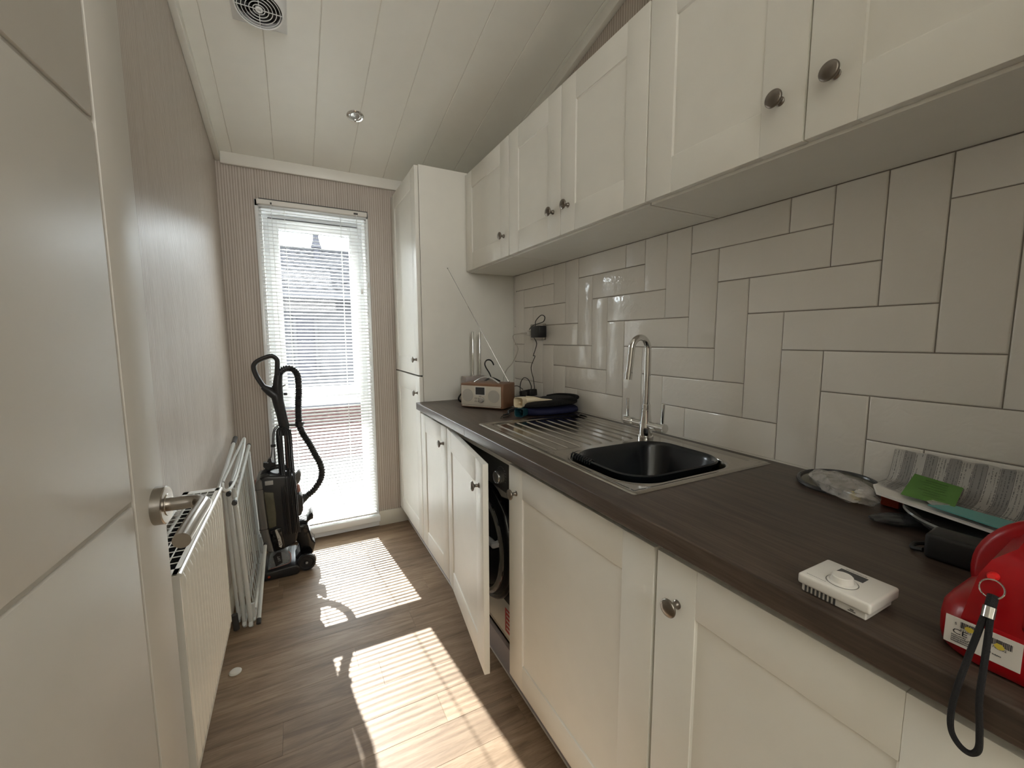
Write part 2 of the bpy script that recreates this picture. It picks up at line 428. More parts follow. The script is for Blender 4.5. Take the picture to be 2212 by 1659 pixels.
# hall behind
bm = BM(); box(bm, -1.3, -1.2, -2.6, YN - .12, 0, 3.0); box(bm, 1.6, 1.7, -2.6, YN - .12, 0, 3.0); box(bm, -1.3, 1.7, -2.7, -2.6, 0, 3.0)
box(bm, -1.3, XL - .1, YN - .14, YN - .12, 0, 3.0); box(bm, XR + .1, 1.7, YN - .14, YN - .12, 0, 3.0)
tag(put('wall_hall', bm, 'trim', smooth=0), kind='structure')
tag(put('floor_hall', bx(-1.3, 1.7, -2.7, YN - .12, -.07, -.0045), 'floor', smooth=0), kind='structure')
tag(put('ceiling_hall', bx(-1.3, 1.7, -2.7, YN - .12, 2.98, 3.03), 'ceil', smooth=0), kind='structure')

# ceiling of sloping boards
ce = struct('ceiling')
def slab_pts(off0, off1):
    ya, yb = YN - .12, YF + .1
    return [(ya, ceil_z(ya) + off0), (yb, ceil_z(yb) + off0), (yb, ceil_z(yb) + off1), (ya, ceil_z(ya) + off1)]
put('ceiling_backing', prism(BM(), slab_pts(.0035, .05), XL - .1, XR + .1, axis='x'), 'ceilgap', ce, smooth=0)
gx = [XL - .1] + [-.238 + .198 * k for k in range(8)] + [XR + .1]
for a, b in zip(gx, gx[1:]):
    put('ceiling_board', prism(BM(), slab_pts(0, .006), a + .0016, b - .0016, axis='x', bev=.0012), 'ceil', ce, smooth=0)

# trims
def run_y(x0, x1, h, name):   # cornice along a side wall
    ya, yb = YN, YF
    bm = prism(BM(), [(ya, ceil_z(ya) - h), (yb, ceil_z(yb) - h), (yb, ceil_z(yb)), (ya, ceil_z(ya))], x0, x1, axis='x', bev=.004, seg=2)
    tag(put(name, bm, 'trim'), kind='structure')
run_y(XL, XL + .026, .045, 'trim_1'); run_y(XR - .016, XR + .010, .05, 'trim_2')
tag(put('trim_3', bx(XL + .026, XR, YF - .022, YF, ceil_z(YF) - .058, ceil_z(YF) + .004, bev=.004, seg=2), 'trim'), kind='structure')
tag(put('baseboard_far', bx(.455, .66, YF - .014, YF, 0, .10, bev=.003, seg=2), 'skirt'), kind='structure')
tag(put('baseboard_left', bx(XL, XL + .014, .1, YF, 0, .10, bev=.003, seg=2), 'skirt'), kind='structure')
tag(put('baseboard_far', bx(XL + .014, -.14, YF - .014, YF, 0, .10, bev=.003, seg=2), 'skirt'), kind='structure')
tag(put('trim_4', bx(XR - .004, XR + .003, 2.226, 2.232, .912, 1.62), 'trim'), kind='structure')
tag(put('trim_5', bx(XR - .004, XR + .0005, YN, 2.226, .9101, .914), 'trim'), kind='structure')

# ------------------------------------------------------------------ wall tiles (blocks of a staggered herringbone)
TW, TY0, TZ0 = .1025, 1.288, CAM.z + .0707
TZA, TZB, TYA, TYB = .9125, 1.618, YN + .002, 2.226
def tilepiece(i0, i1, j0, j1):
    ya, yb = TY0 - i1 * TW, TY0 - i0 * TW; za, zb = TZ0 + j0 * TW, TZ0 + j1 * TW
    ya, yb, za, zb = max(ya, TYA), min(yb, TYB), max(za, TZA), min(zb, TZB)
    if yb - ya < .012 or zb - za < .012: return
    g = .0011; ya += g; yb -= g; za += g; zb -= g; d = .008
    t = bmesh.new(); hy, hz = (yb - ya) / 2, (zb - za) / 2; b = .0022
    def ring(x, iy): return [t.verts.new((x, sy * (hy - iy), sz * (hz - iy))) for sy, sz in ((-1, -1), (1, -1), (1, 1), (-1, 1))]
    R = [ring(d, 0), ring(.0022, 0), ring(.0006, b * .45), ring(0, b * 1.6)]
    for A, B in zip(R, R[1:]):
        for k in range(4): t.faces.new((A[k], A[(k + 1) % 4], B[(k + 1) % 4], B[k]))
    t.faces.new(R[-1])
    o = put('tile', t, 'tile', wr, world=False, smooth=60)
    o.location = (XR - .0005 + random.uniform(-.0004, .0004), (ya + yb) / 2, (za + zb) / 2)
    o.rotation_euler = (0, random.uniform(-.003, .003), random.uniform(-.003, .003))
for m in range(-5, 6):
    for i in range(-20, 24):
        tilepiece(i + 3 * m, i + 3 + 3 * m, -i - 1 + 3 * m, -i + 3 * m)
        tilepiece(3 + i + 3 * m, 4 + i + 3 * m, -1 - i + 3 * m, 2 - i + 3 * m)

# ------------------------------------------------------------------ window
wn = struct('window_1', (.156, 2.93, .1))
YG = 2.945
bm = BM()   # white liner of the reveal and inner architrave
for a in ((WX0, WX0 + .008, WZ0, WZ1), (WX1 - .008, WX1, WZ0, WZ1), (WX0, WX1, WZ1 - .008, WZ1)): box(bm, a[0], a[1], YF - .012, YG - .02, a[2], a[3])
put('reveal_lining', bm, 'upvc', wn)
bm = BM()
for a in ((-.150, WX0, WZ0 - .03, 2.03), (WX1, .455, WZ0 - .03, 2.03), (-.150, .455, WZ1, 2.03)): box(bm, a[0], a[1], YF - .016, YF + .001, a[2], a[3], bev=.003, seg=2)
put('architrave', bm, 'upvc', wn)
put('sill', bx(-.152, .458, YF - .052, YG - .02, WZ0 - .038, WZ0 + .004, bev=.006, seg=3), 'upvc', wn)
put('sill_apron', bx(-.150, .455, YF - .014, YF + .001, .004, WZ0 - .038, bev=.002), 'upvc', wn)
def rframe(bm, x0, x1, z0, z1, y0, y1, w, wb=None, bev=.003):
    wb = wb or w
    box(bm, x0, x0 + w, y0, y1, z0, z1, bev=bev, seg=2); box(bm, x1 - w, x1, y0, y1, z0, z1, bev=bev, seg=2)
    box(bm, x0 + w - .001, x1 - w + .001, y0, y1, z1 - w, z1, bev=bev, seg=2); box(bm, x0 + w - .001, x1 - w + .001, y0, y1, z0, z0 + wb, bev=bev, seg=2)
bm = BM(); rframe(bm, WX0 + .008, WX1 - .008, WZ0, WZ1 - .008, YG - .022, YG + .04, .032)
box(bm, WX0 + .03, WX1 - .03, YG - .022, YG + .04, .845, .905, bev=.003, seg=2)
rframe(bm, WX0 + .036, WX1 - .036, WZ0 + .028, .85, YG - .010, YG + .034, .014)
put('frame', bm, 'upvc', wn)
bm = BM(); rframe(bm, WX0 + .034, WX1 - .034, .895, WZ1 - .034, YG - .036, YG + .03, .046); rframe(bm, WX0 + .074, WX1 - .074, .935, WZ1 - .074, YG - .028, YG + .02, .014)
sash = put('sash', bm, 'upvc', wn)
bm = BM(); box(bm, WX0 + .034, WX1 - .034, YG - .037, YG - .030, WZ1 - .0345, WZ1 - .030)
put('gasket', bm, 'gasket', wn)
put('glass_pane', bx(WX0 + .086, WX1 - .086, YG, YG + .004, .945, WZ1 - .085), 'glass', sash, smooth=0)
put('glass_pane', bx(WX0 + .046, WX1 - .046, YG + .006, YG + .010, .125, .84), 'glass', wn, smooth=0)
bm = BM(); box(bm, -.03, .342, YG - .046, YG - .036, 1.938, 1.953, bev=.003, seg=2)
for k in range(9): box(bm, -.012 + .037 * k, .012 + .037 * k, YG - .048, YG - .045, 1.942, 1.949)
put('trickle_vent', bm, 'upvc', sash)
bm = BM(); box(bm, .135, .177, YG - .05, YG - .034, .905, .925, bev=.003, seg=2); box(bm, .15, .163, YG - .062, YG - .046, .86, .925, bev=.004, seg=2)
put('window_handle', bm, 'upvc', sash)

# venetian blind
YB = 2.795; BX0, BX1 = -.138, .446
bl = thing('venetian_blind', 'white venetian blind with half open slats covering the tall narrow window', 'blind', (.154, YB, 2.02))
bm = BM(); box(bm, BX0, BX1, YB - .018, YB + .016, 2.000, 2.026, bev=.002)
put('headrail', bm, 'whitep', bl)
put('headrail_clip', bx(-.072, -.064, YB - .0205, YB - .017, 2.002, 2.012), 'dgrey', bl)
put('headrail_clip', bx(.368, .392, YB - .0205, YB - .017, 2.004, 2.014), 'dgrey', bl)
put('headrail_edge', bx(BX0 + .012, BX1 + .002, YB - .0185, YB + .016, 2.0262, 2.030), 'dgrey', bl)
t = bmesh.new(); ang = radians(18.5); nS = 7; wS = .025; L = BX1 - BX0 - .012; secA = []
for k in range(nS):
    s = (k / (nS - 1) - .5) * wS; cr = .0022 * (1 - (2 * s / wS) ** 2)
    y = s * cos(ang) - cr * sin(ang); z = s * sin(ang) + cr * cos(ang)     # outer edge (y+) is the higher one
    secA.append((y, z))
def slatmesh():
    t = bmesh.new(); A = [t.verts.new((-L / 2, y, z)) for y, z in secA]; B = [t.verts.new((L / 2, y, z)) for y, z in secA]
    for i in range(nS - 1): t.faces.new((A[i], A[i + 1], B[i + 1], B[i]))
    me = bpy.data.meshes.new('slat'); t.to_mesh(me); t.free(); me.materials.append(M_['slat']); me.shade_smooth(); return me
sm = slatmesh(); z = .128; zs = []
while z < 1.988: zs.append(z); z += .0202
for zz in zs:
    o = bpy.data.objects.new('slat', sm); C.objects.link(o); o.parent = bl; o.location = (.154 - .154 + (BX0 + BX1) / 2 - .154, random.uniform(-.0006, .0006), zz - 2.02); o.rotation_euler = (random.uniform(-.012, .012), 0, 0)
put('bottom_rail', bx(BX0 + .006, BX1 - .006, YB - .014, YB + .014, .097, .110, bev=.003, seg=2), 'upvc', bl)
for cx in (-.006, .292):
    bm = BM(); tube(bm, [(cx, YB - .0125, 2.0), (cx, YB - .0125, .108)], .0008, 5); tube(bm, [(cx, YB + .0125, 2.0), (cx, YB + .0125, .108)], .0008, 5); tube(bm, [(cx + .003, YB, 2.0), (cx + .003, YB, .108)], .0007, 5)
    put('ladder_cord', bm, 'upvc', bl)
put('tilt_wand', tube(BM(), [(-.068, YB - .022, 2.0), (-.066, YB - .024, 1.5), (-.062, YB - .024, 1.12)], .0013, 6), 'upvc', bl)
bm = BM(); tube(bm, smoothpath([(.380, YB - .022, 2.0), (.386, YB - .024, 1.9), (.41, YB - .03, 1.75), (.437, YB - .03, 1.60)]), .0011, 5); tube(bm, smoothpath([(.382, YB - .02, 2.0), (.388, YB - .022, 1.85), (.398, YB - .024, 1.56)]), .0011, 5)
put('pull_cord', bm, 'upvc', bl)
bm = BM(); lathe(bm, [(0, .02), (.003, .018), (.006, -.008), (.005, -.014), (0, -.014)], 10, at((.437, YB - .03, 1.585))); lathe(bm, [(0, .02), (.003, .018), (.006, -.008), (.005, -.014), (0, -.014)], 10, at((.398, YB - .024, 1.545)))
put('cord_tassel', bm, 'whitep', bl)

# ------------------------------------------------------------------ shaker doors, knobs, cabinets
def knob_at(p, d, parent):
    prof = [(0, 0), (.0085, 0), (.0085, .002), (.006, .004), (.0052, .010), (.0055, .015), (.009, .018), (.0150, .0200), (.0168, .0225), (.0168, .0245), (.0150, .0268), (.0120, .0272), (.0105, .0280), (.006, .0290), (0, .0293)]
    o = put('knob', lathe(BM(), prof, 28, at(p, d)), 'pewter', parent, smooth=50); return o
def shaker(name, parent, p0, ex, w, h, n, t=.020, st=.088, rail=.09):
    """p0: lower corner of the front face; ex: width direction; n: outward normal"""
    bm = BM(); b = .0014
    def blk(u0, u1, v0, v1, front, back): box(bm, u0, u1, -back, -front, v0, v1, bev=b, seg=2)
    blk(0, st, 0, h, 0, t); blk(w - st, w, 0, h, 0, t)
    blk(st, w - st, h - rail, h, .0004, t); blk(st, w - st, 0, rail, .0004, t)
    # chamfered recess edge + panel
    t2 = bmesh.new(); d = .0048; c = .003
    O = [(st, rail), (w - st, rail), (w - st, h - rail), (st, h - rail)]
    I = [(st + c, rail + c), (w - st - c, rail + c), (w - st - c, h - rail - c), (st + c, h - rail - c)]
    A = [t2.verts.new((u, -.0026, v)) for u, v in O]; B = [t2.verts.new((u, -d, v)) for u, v in I]
    for k in range(4): t2.faces.new((A[k], A[(k + 1) % 4], B[(k + 1) % 4], B[k]))
    t2.faces.new(B); merge(bm, t2)
    box(bm, st - .002, w - st + .002, -t + .001, -.0068, rail - .002, h - rail + .002)
    M = frame_m(p0, ex, n, (0, 0, 1)); bm.transform(M)
    return put(name, bm, 'cab', parent, smooth=25)
def carcass(parent, x0, x1, y0, y1, z0, z1, t=.018, top=True, back=True, mat='cab'):
    bm = BM(); e = .0005
    box(bm, x0, x1, y0, y0 + t, z0, z1, bev=e); box(bm, x0, x1, y1 - t, y1, z0, z1, bev=e)
    box(bm, x0, x1, y0 + t, y1 - t, z0, z0 + t, bev=e)
    if top: box(bm, x0, x1, y0 + t, y1 - t, z1 - t, z1, bev=e)
    if back: box(bm, x1 - .008, x1, y0 + t, y1 - t, z0 + t, z1 - t)
    return put('carcass', bm, mat, parent, smooth=25)
NX = (-1, 0, 0); EY = (0, -1, 0)      # doors face the aisle; width runs towards the camera
XD = .600
# tall larder cupboard
tc = thing('tall_cupboard', 'tall white larder cupboard standing beside the window at the end of the worktop', 'cupboard', (.9, 2.53, .11))
carcass(tc, XD + .022, XR, 2.234, 2.815, .11, 2.150)
d = shaker('door', tc, (XD, 2.812, 1.055), EY, .574, 1.090, NX); knob_at((XD, 2.286, 1.140), NX, d)
d = shaker('door', tc, (XD, 2.812, .112), EY, .574, .934, NX); knob_at((XD, 2.286, .955), NX, d)
# narrow base unit
b1 = thing('base_cabinet', 'narrow white base cabinet with closed door against the tall cupboard', 'cupboard', (.9, 2.01, .11), 'white base cabinets under the worktop')
carcass(b1, XD + .022, XR - .03, 1.796, 2.231, .11, .871)
d = shaker('door', b1, (XD, 2.228, .112), EY, .428, .738, NX, st=.080); knob_at((XD, 1.846, .767), NX, d)
# appliance bay with its door ajar
b2 = thing('appliance_cabinet', 'white cabinet with its door ajar in front of the washing machine', 'cupboard', (.9, 1.49, .11))
bm = BM(); box(bm, .618, .636, 1.182, 1.794, .832, .8715, bev=.0008)
put('top_rail', bm, 'cab', b2, smooth=25)
oa = radians(7.7); exo = (-sin(oa), -cos(oa), 0); no = (-cos(oa), sin(oa), 0)
d = shaker('door', b2, (.600, 1.793, .112), exo, .592, .738, no)
kp = Vector((.600, 1.793, .766)) + Vector(exo) * (.592 - .045); knob_at(kp, no, d)
bm = BM(); hp = Vector((.600, 1.793, 0))
for hz in (.22, .74):
    lathe(bm, [(0, 0), (.0175, 0), (.0175, .004), (.012, .006), (0, .006)], 16, at(hp + Vector(exo) * .03 - Vector(no) * .020 + Vector((0, 0, hz)), -Vector(no)))
    tube(bm, [hp + Vector(exo) * .03 - Vector(no) * .026 + Vector((0, 0, hz)), hp + Vector((.05, -.01, hz)), hp + Vector((.075, .0, hz))], .006, 6)
put('hinge', bm, 'nickel', b2)
# sink base unit and the next one
b3 = thing('base_cabinet', 'wide white base cabinet under the sink, right of the open door', 'cupboard', (.9, .865, .11), 'white base cabinets under the worktop')
carcass(b3, XD + .022, XR - .03, .553, 1.176, .11, .871, top=False)
d = shaker('door', b3, (XD, 1.174, .112), EY, .618, .738, NX); knob_at((XD, 1.124, .767), NX, d)
b4 = thing('base_cabinet', 'nearest white base cabinet, below the thermostat on the worktop', 'cupboard', (.9, .30, .11), 'white base cabinets under the worktop')
carcass(b4, XD + .022, XR - .03, -.05, .549, .11, .871)
d = shaker('door', b4, (XD, .5475, .112), EY, .456, .738, NX); knob_at((XD, .498, .767), NX, d)
pn = BM(); box(pn, XD, XD + .02, -.05, .0885, .112, .85, bev=.0014, seg=2); put('filler_panel', pn, 'cab', b4)
pl_ = thing('plinth', 'grey lilac kickboard strip along the floor under the white cupboards', 'kickboard', (.66, 1.4, 0))
bm = BM(); box(bm, .650, .665, -.05, YF - .001, 0, .108, bev=.001); put('board', bm, 'plinth', pl_)
bm = BM(); box(bm, .6485, .650, -.05, YF - .001, .002, .010, bev=.0004); put('seal_strip', bm, 'whitep', pl_)

# wall cupboards
XU = .878
def wallcab(label, y0, y1, doors, grp='white wall cupboards above the tiles'):
    t = thing('wall_cupboard', label, 'cupboard', (1.03, (y0 + y1) / 2, 1.62), grp)
    carcass(t, XU + .022, XR + .0, y0 + .001, y1 - .001, 1.6185, 2.128)
    for a, b, side in doors:   # a nearer, b farther
        dd = shaker('door', t, (XU, b, 1.624), EY, b - a, .510, NX, st=.084, rail=.088)
        ky = a + .046 if side == 'near' else b - .046
        knob_at((XU, ky, 1.716), NX, dd)
    return t
wallcab('single door white wall cupboard meeting the tall cupboard in the corner', 1.711, 2.230, [(1.713, 2.226, 'near')])
wallcab('double door white wall cupboard above the tap with two knobs close together', .891, 1.709, [(1.306, 1.708, 'near'), (.893, 1.302, 'far')])
wallcab('nearest double door white wall cupboard, the one above the leaflets', .06, .889, [(.489, .888, 'near'), (.064, .485, 'far')])

# ------------------------------------------------------------------ worktop
wk = thing('worktop', 'dark brown wood effect worktop running along the tiled wall', 'worktop', (.88, 1.1, .872))
def prof(x0, x1, r=.0035, front=True):
    z0, z1 = .872, .910
    if not front: return [(x0, z0), (x1, z0), (x1, z1), (x0, z1)]
    pts = [(x1, z0), (x1, z1)]
    for k in range(5):
        a = pi / 2 + pi / 2 * k / 4; pts.append((x0 + r + r * cos(a), z1 - r + r * sin(a)))
    for k in range(4):
        a = pi + pi / 2 * k / 3; pts.append((x0 + .003 + .003 * cos(a), z0 + .003 + .003 * sin(a)))
    return pts
bm = BM()
XW = .577
prism(bm, prof(XW, XR - .0005), YN + .001, .676); prism(bm, prof(XW, XR - .0005), 1.520, 2.2325)
prism(bm, prof(XW, .662), .676, 1.520); prism(bm, prof(1.130, XR - .0005, front=False), .676, 1.520)
put('worktop_slab', bm, 'worktop', wk, smooth=40)
put('joint_strip', bx(XW - .0006, XW + .0002, 1.512, 1.5135, .874, .904), 'greyp', wk)

# ------------------------------------------------------------------ sink
sx0, sx1, sy0, sy1 = .645, 1.145, .660, 1.535
sk = thing('sink', 'stainless steel inset sink with a ribbed drainer', 'sink', (.895, 1.1, .91))
def sdrr(x, y, cx, cy, hx, hy, r):
    qx, qy = abs(x - cx) - hx + r, abs(y - cy) - hy + r
    return min(max(qx, qy), 0) + sqrt(max(qx, 0) ** 2 + max(qy, 0) ** 2) - r
def sst(a, b, v):
    v = min(1, max(0, (v - a) / (b - a))); return v * v * (3 - 2 * v)
BWL = (.866, .842, .186, .150, .085)
def sinkh(x, y):
    e = -sdrr(x, y, (sx0 + sx1) / 2, (sy0 + sy1) / 2, (sx1 - sx0) / 2, (sy1 - sy0) / 2, .012)
    h = .9105 + .0030 * sst(0, .004, e) + .0012 * sst(.004, .010, e) - .0024 * sst(.010, .020, e)
    # back channel
    h -= .0040 * math.exp(-((x - 1.118) / .0065) ** 2) * sst(.70, .73, y) * (1 - sst(1.49, 1.51, y))
    # drainer
    d = sdrr(x, y, .893, 1.278, .210, .235, .03)
    # cut the near corner of the drainer around the bowl
    d = max(d, (1.005 + .22 * abs(x - .70) ** .8 * .45) - y)
    ins = sst(0, .012, -d); h -= .0045 * ins
    if ins > .5:
        k = (x - .712) / .0445; fr = k - round(k)
        if 0 <= round(k) <= 8: h += .0034 * math.exp(-(fr * .0445 / .0024) ** 2) * sst(.010, .03, -d)
    b = sdrr(x, y, *BWL)
    h += .0018 * math.exp(-((b - .009) / .006) ** 2)
    if b < .004: h -= .158 * sst(-.004, .022, -b) + .0
    # stamp
    q = ((x - .668) / .008) ** 2 + ((y - 1.030) / .018) ** 2
    h += .0014 * (1 - sst(.7, 1.1, q))
    return h
bm = BM(); NXs, NYs = 300, 300; grid = []
for i in range(NXs + 1):
    x = sx0 + (sx1 - sx0) * i / NXs; grid.append([bm.verts.new((x, sy0 + (sy1 - sy0) * j / NYs, sinkh(x, sy0 + (sy1 - sy0) * j / NYs))) for j in range(NYs + 1)])
for i in range(NXs):
    for j in range(NYs): bm.faces.new((grid[i][j], grid[i + 1][j], grid[i + 1][j + 1], grid[i][j + 1]))
put('sink_top', bm, 'steel', sk, smooth=80)
put('waste', lathe(BM(), [(.038, 0), (.036, .003), (.030, .002), (.02, .0015), (0, .001)], 24, at((.866, .842, .7525))), 'chrome', sk)
# black washing-up bowl standing in the sink
wb = thing('washing_up_bowl', 'black plastic washing-up bowl sitting in the steel sink', 'bowl', (.866, .828, .757))
bm = BM(); rings = []
def bring(hx, hy, r, z, dr=0):
    P = rrect(.865, .842, hx * .935, hy * .905, min(r, hx, hy), 8); return [bm.verts.new((x, y, z)) for x, y in P]
for hx, hy, r, zz in ((.01, .01, .01, .7575), (.125, .10, .05, .7575), (.140, .115, .06, .770), (.172, .140, .075, .905), (.182, .150, .082, .912), (.186, .154, .085, .9215), (.182, .150, .084, .9245), (.176, .144, .080, .922), (.170, .138, .076, .908), (.138, .112, .058, .775), (.122, .098, .05, .762), (.01, .01, .01, .762)):
    rings.append(bring(hx, hy, r, zz))
n = len(rings[0])
for A, B in zip(rings, rings[1:]):
    for k in range(n): bm.faces.new((A[k], A[(k + 1) % n], B[(k + 1) % n], B[k]))
bm.faces.new(rings[0][::-1]); bm.faces.new(rings[-1])
put('bowl_shell', bm, 'bowl', wb, smooth=50)
bm = BM()
for k in range(9):
    y = .874 + .0105 * k; x = .6925
    tube(bm, [(x - .002, y, .914), (x, y, .9225), (x + .006, y + .002, .9265), (x + .013, y + .003, .923), (x + .017, y + .004, .913)], .0028, 6)
put('grip_ribs', bm, 'bowl', wb)

# ------------------------------------------------------------------ tap
tp = thing('mixer_tap', 'chrome swan neck mixer tap with two lever handles behind the sink', 'tap', (1.055, 1.035, .9125))
tx, ty = 1.055, 1.035
put('base_ring', lathe(BM(), [(0, 0), (.0260, 0), (.0265, .006), (.0255, .010), (.020, .012), (0, .012)], 32, at((tx, ty, .9125))), 'chrome', tp)
put('body', lathe(BM(), [(.0215, .010), (.0215, .030), (.0185, .060), (.0155, .082), (.0150, .098), (.0140, .099), (.0140, .116), (.0125, .118), (0, .118)], 32, at((tx, ty, .9125))), 'chrome', tp)
pts = [(tx, ty, 1.030), (tx, ty, 1.10), (tx, ty, 1.18)]
R = .037; cz = 1.213
for k in range(0, 11):
    a = pi * k / 10; pts.append((tx - R + R * cos(a), ty, cz + .9 * R * 1.25 * sin(a)))
pts += [(tx - 2 * R - .004, ty, 1.175), (tx - 2 * R - .010, ty, 1.128)]
sp = smoothpath(pts, 5)
put('spout', tube(BM(), sp, .0108, 20), 'chrome', tp, smooth=50)
put('spout_nozzle', tube(BM(), [(tx - 2 * R - .0085, ty, 1.142), (tx - 2 * R - .011, ty, 1.118)], .0118, 20), 'chrome', tp, smooth=50)
bm = BM(); tube(bm, [(tx, ty - .052, .9600), (tx, ty + .062, .9600)], .0125, 20)
put('cross_body', bm, 'chrome', tp, smooth=40)
for s, yy, q in ((1, ty + .064, .034), (-1, ty - .054, .030)):
    bm = BM(); tube(bm, [(tx, yy - s * .006, .960), (tx, yy + s * q, .960)], .0150, 20); tube(bm, [(tx, yy - s * .001, .960), (tx, yy + s * .001, .960)], .0155, 20)
    tube(bm, [(tx, yy + s * q * .62, .972), (tx - .001, yy + s * q * .64, .988), (tx - .001, yy + s * (q * .66 + .002), 1.040)], [.0045, .0052, .0052], 12)
    put('lever_handle', bm, 'chrome', tp, smooth=40)

# ------------------------------------------------------------------ washing machine behind the ajar door
wm = thing('washing_machine', 'dark fronted washing machine partly hidden behind the open cupboard door', 'washing machine', (.9, 1.487, .108))
WXF = .672; wy0, wy1 = 1.194, 1.778
put('cabinet_body', bx(WXF, XR - .04, wy0, wy1, .112, .828, bev=.004, seg=2), 'cabin', wm)
put('lower_front', bx(WXF - .006, WXF, wy0, wy1, .125, .262, bev=.003, seg=2), 'cabin', wm)
put('kick_panel', bx(WXF - .004, WXF, wy0, wy1, .112, .121), 'skirt', wm)
bm = BM(); pts = [(wy0, .26)]
for k in range(25):
    a = k / 24; y = wy0 + (wy1 - wy0) * a; pts.append((y, .700 + 0 * y - .05 * sin(pi * a)))
pts.append((wy1, .26)); prism(bm, pts, WXF - .005, WXF, axis='x')
put('door_surround', bm, 'blackg', wm)
put('control_panel', bx(WXF - .010, WXF + .002, wy0, wy1, .690, .826, bev=.004, seg=2), 'darkfascia', wm)
bm = BM()
for k in range(14):
    a = radians(-30 + 18 * k); y = 1.355 + .036 * cos(a); zz = .745 + .036 * sin(a)
    box(bm, WXF - .0108, WXF - .010, y - .0045, y + .0045, zz - .0007, zz + .0007)
put('dial_marks', bm, 'silver', wm, smooth=0)
dk = put('program_dial', lathe(BM(), [(.026, 0), (.0255, .018), (.0235, .024), (.0215, .026), (.0200, .024), (0, .0238)], 32, at((WXF - .010, 1.355, .745), NX)), 'ringw', wm)
bm = BM(); dc = (WXF - .004, 1.486, .455)
lathe(bm, [(.236, 0), (.234, .016), (.222, .030), (.205, .034)], 64, at(dc, NX)); put('door_ring', bm, 'blackg', wm, smooth=40)
put('door_trim', lathe(BM(), [(.206, .030), (.205, .040), (.196, .046), (.184, .044), (.178, .034)], 64, at(dc, NX)), 'chrome', wm, smooth=40)
put('door_glass', lathe(BM(), [(.180, .034), (.150, .050), (.09, .062), (0, .066)], 64, at(dc, NX)), 'blackg', wm, smooth=60)
put('door_handle', tube(BM(), [(WXF - .042, 1.308, .512), (WXF - .060, 1.318, .505), (WXF - .062, 1.40, .505)], .013, 12), 'silver', wm)
put('energy_sticker', bx(WXF - .0068, WXF - .0060, 1.20, 1.337, .142, .235), 'redlabel', wm)
bm = BM()
for k in range(5): box(bm, WXF - .0073, WXF - .0068, 1.215 + .004 * k, 1.325, .222 - .017 * k, .228 - .017 * k)
put('sticker_print', bm, 'label', wm)

# ------------------------------------------------------------------ wall socket, plugs, leads
ws = thing('wall_socket', 'grey metal double wall socket on the tiles above the radio', 'socket', (XR - .005, 1.943, 1.288))
put('faceplate', bx(XR - .010, XR - .0012, 1.868, 2.018, 1.2455, 1.3305, bev=.003, seg=2), 'nickel', ws)
put('socket_insert', bx(XR - .012, XR - .0098, 1.945, 2.008, 1.256, 1.322, bev=.001), 'cable', ws)
for yy in (1.925, 1.962): put('switch_rocker', bx(XR - .015, XR - .0098, yy, yy + .012, 1.303, 1.320, bev=.001), 'whitep', ws)
ad = thing('plug_adapter', 'black plug-in power adapter with a looped lead in the wall socket', 'plug', (XR - .04, 1.89, 1.29))
put('adapter_body', bx(XR - .060, XR - .0122, 1.846, 1.930, 1.258, 1.318, bev=.005, seg=3), 'black', ad)
cbl = smoothpath([(1.140, 1.915, 1.318), (1.135, 1.905, 1.345), (1.14, 1.86, 1.372), (1.14, 1.825, 1.362), (1.14, 1.835, 1.340), (1.14, 1.875, 1.332), (1.13, 1.93, 1.320), (1.115, 1.938, 1.300)], 6)
cb2 = smoothpath([(1.13, 1.915, 1.258), (1.15, 1.92, 1.225), (1.15, 1.948, 1.172), (1.15, 1.955, 1.160), (1.15, 1.938, 1.156), (1.15, 1.978, 1.096), (1.145, 1.945, 1.035), (1.14, 1.925, .975), (1.12, 1.93, .948)], 6)
put('lead', tube(BM(), cbl, .0024, 6), 'black', ad); put('lead', tube(BM(), cb2, .0022, 6), 'black', ad)
pb = thing('power_brick', 'small black power brick with lead arches behind the hot water bottles', 'adapter', (1.10, 1.93, .9105))
bm = BM(); box(bm, -.026, .026, -.05, .05, 0, .036, bev=.006, seg=2); bm.transform(Matrix.Translation((1.115, 1.945, .942)) @ Matrix.Rotation(radians(-12), 4, 'X') @ Matrix.Rotation(radians(6), 4, 'Z'))
put('brick_body', bm, 'black', pb)
bm = BM(); box(bm, 1.06, 1.165, 1.84, 2.0, .9105, .942, bev=.008, seg=2); put('brick_base', bm, 'blackm', pb)
bm = BM()
for k in range(5): box(bm, 1.087, 1.0885, 1.915 + .014 * k, 1.921 + .014 * k, .950, .972)
put('brick_label', bm, 'greyp', pb)
put('lead', tube(BM(), smoothpath([(1.11, 2.03, .945), (1.12, 2.045, 1.00), (1.12, 2.01, 1.036), (1.12, 1.96, 1.034), (1.12, 1.925, 1.00), (1.12, 1.93, .975)], 6), .0024, 6), 'black', pb)
put('lead', tube(BM(), smoothpath([(1.03, 2.04, .935), (1.06, 2.07, .975), (1.10, 2.05, .990), (1.11, 2.0, .975)], 6), .0022, 6), 'black', pb)
wp = thing('white_plug', 'white plug with a thin pale lead in the far side of the wall socket', 'plug', (XR - .04, 1.985, 1.28))
bm = BM(); prism(bm, [(1.963, 1.262), (2.006, 1.262), (2.006, 1.306), (1.963, 1.306)], XR - .026, XR - .0122, axis='x', bev=.004, seg=2)
prism(bm, [(1.972, 1.270), (1.998, 1.270), (1.998, 1.296), (1.972, 1.296)], XR - .052, XR - .026, axis='x', bev=.006, seg=2)
put('plug_body', bm, 'whitep', wp)
put('strain_relief', tube(BM(), [(XR - .050, 1.985, 1.283), (XR - .075, 2.01, 1.281)], [.006, .003], 8), 'cable', wp)
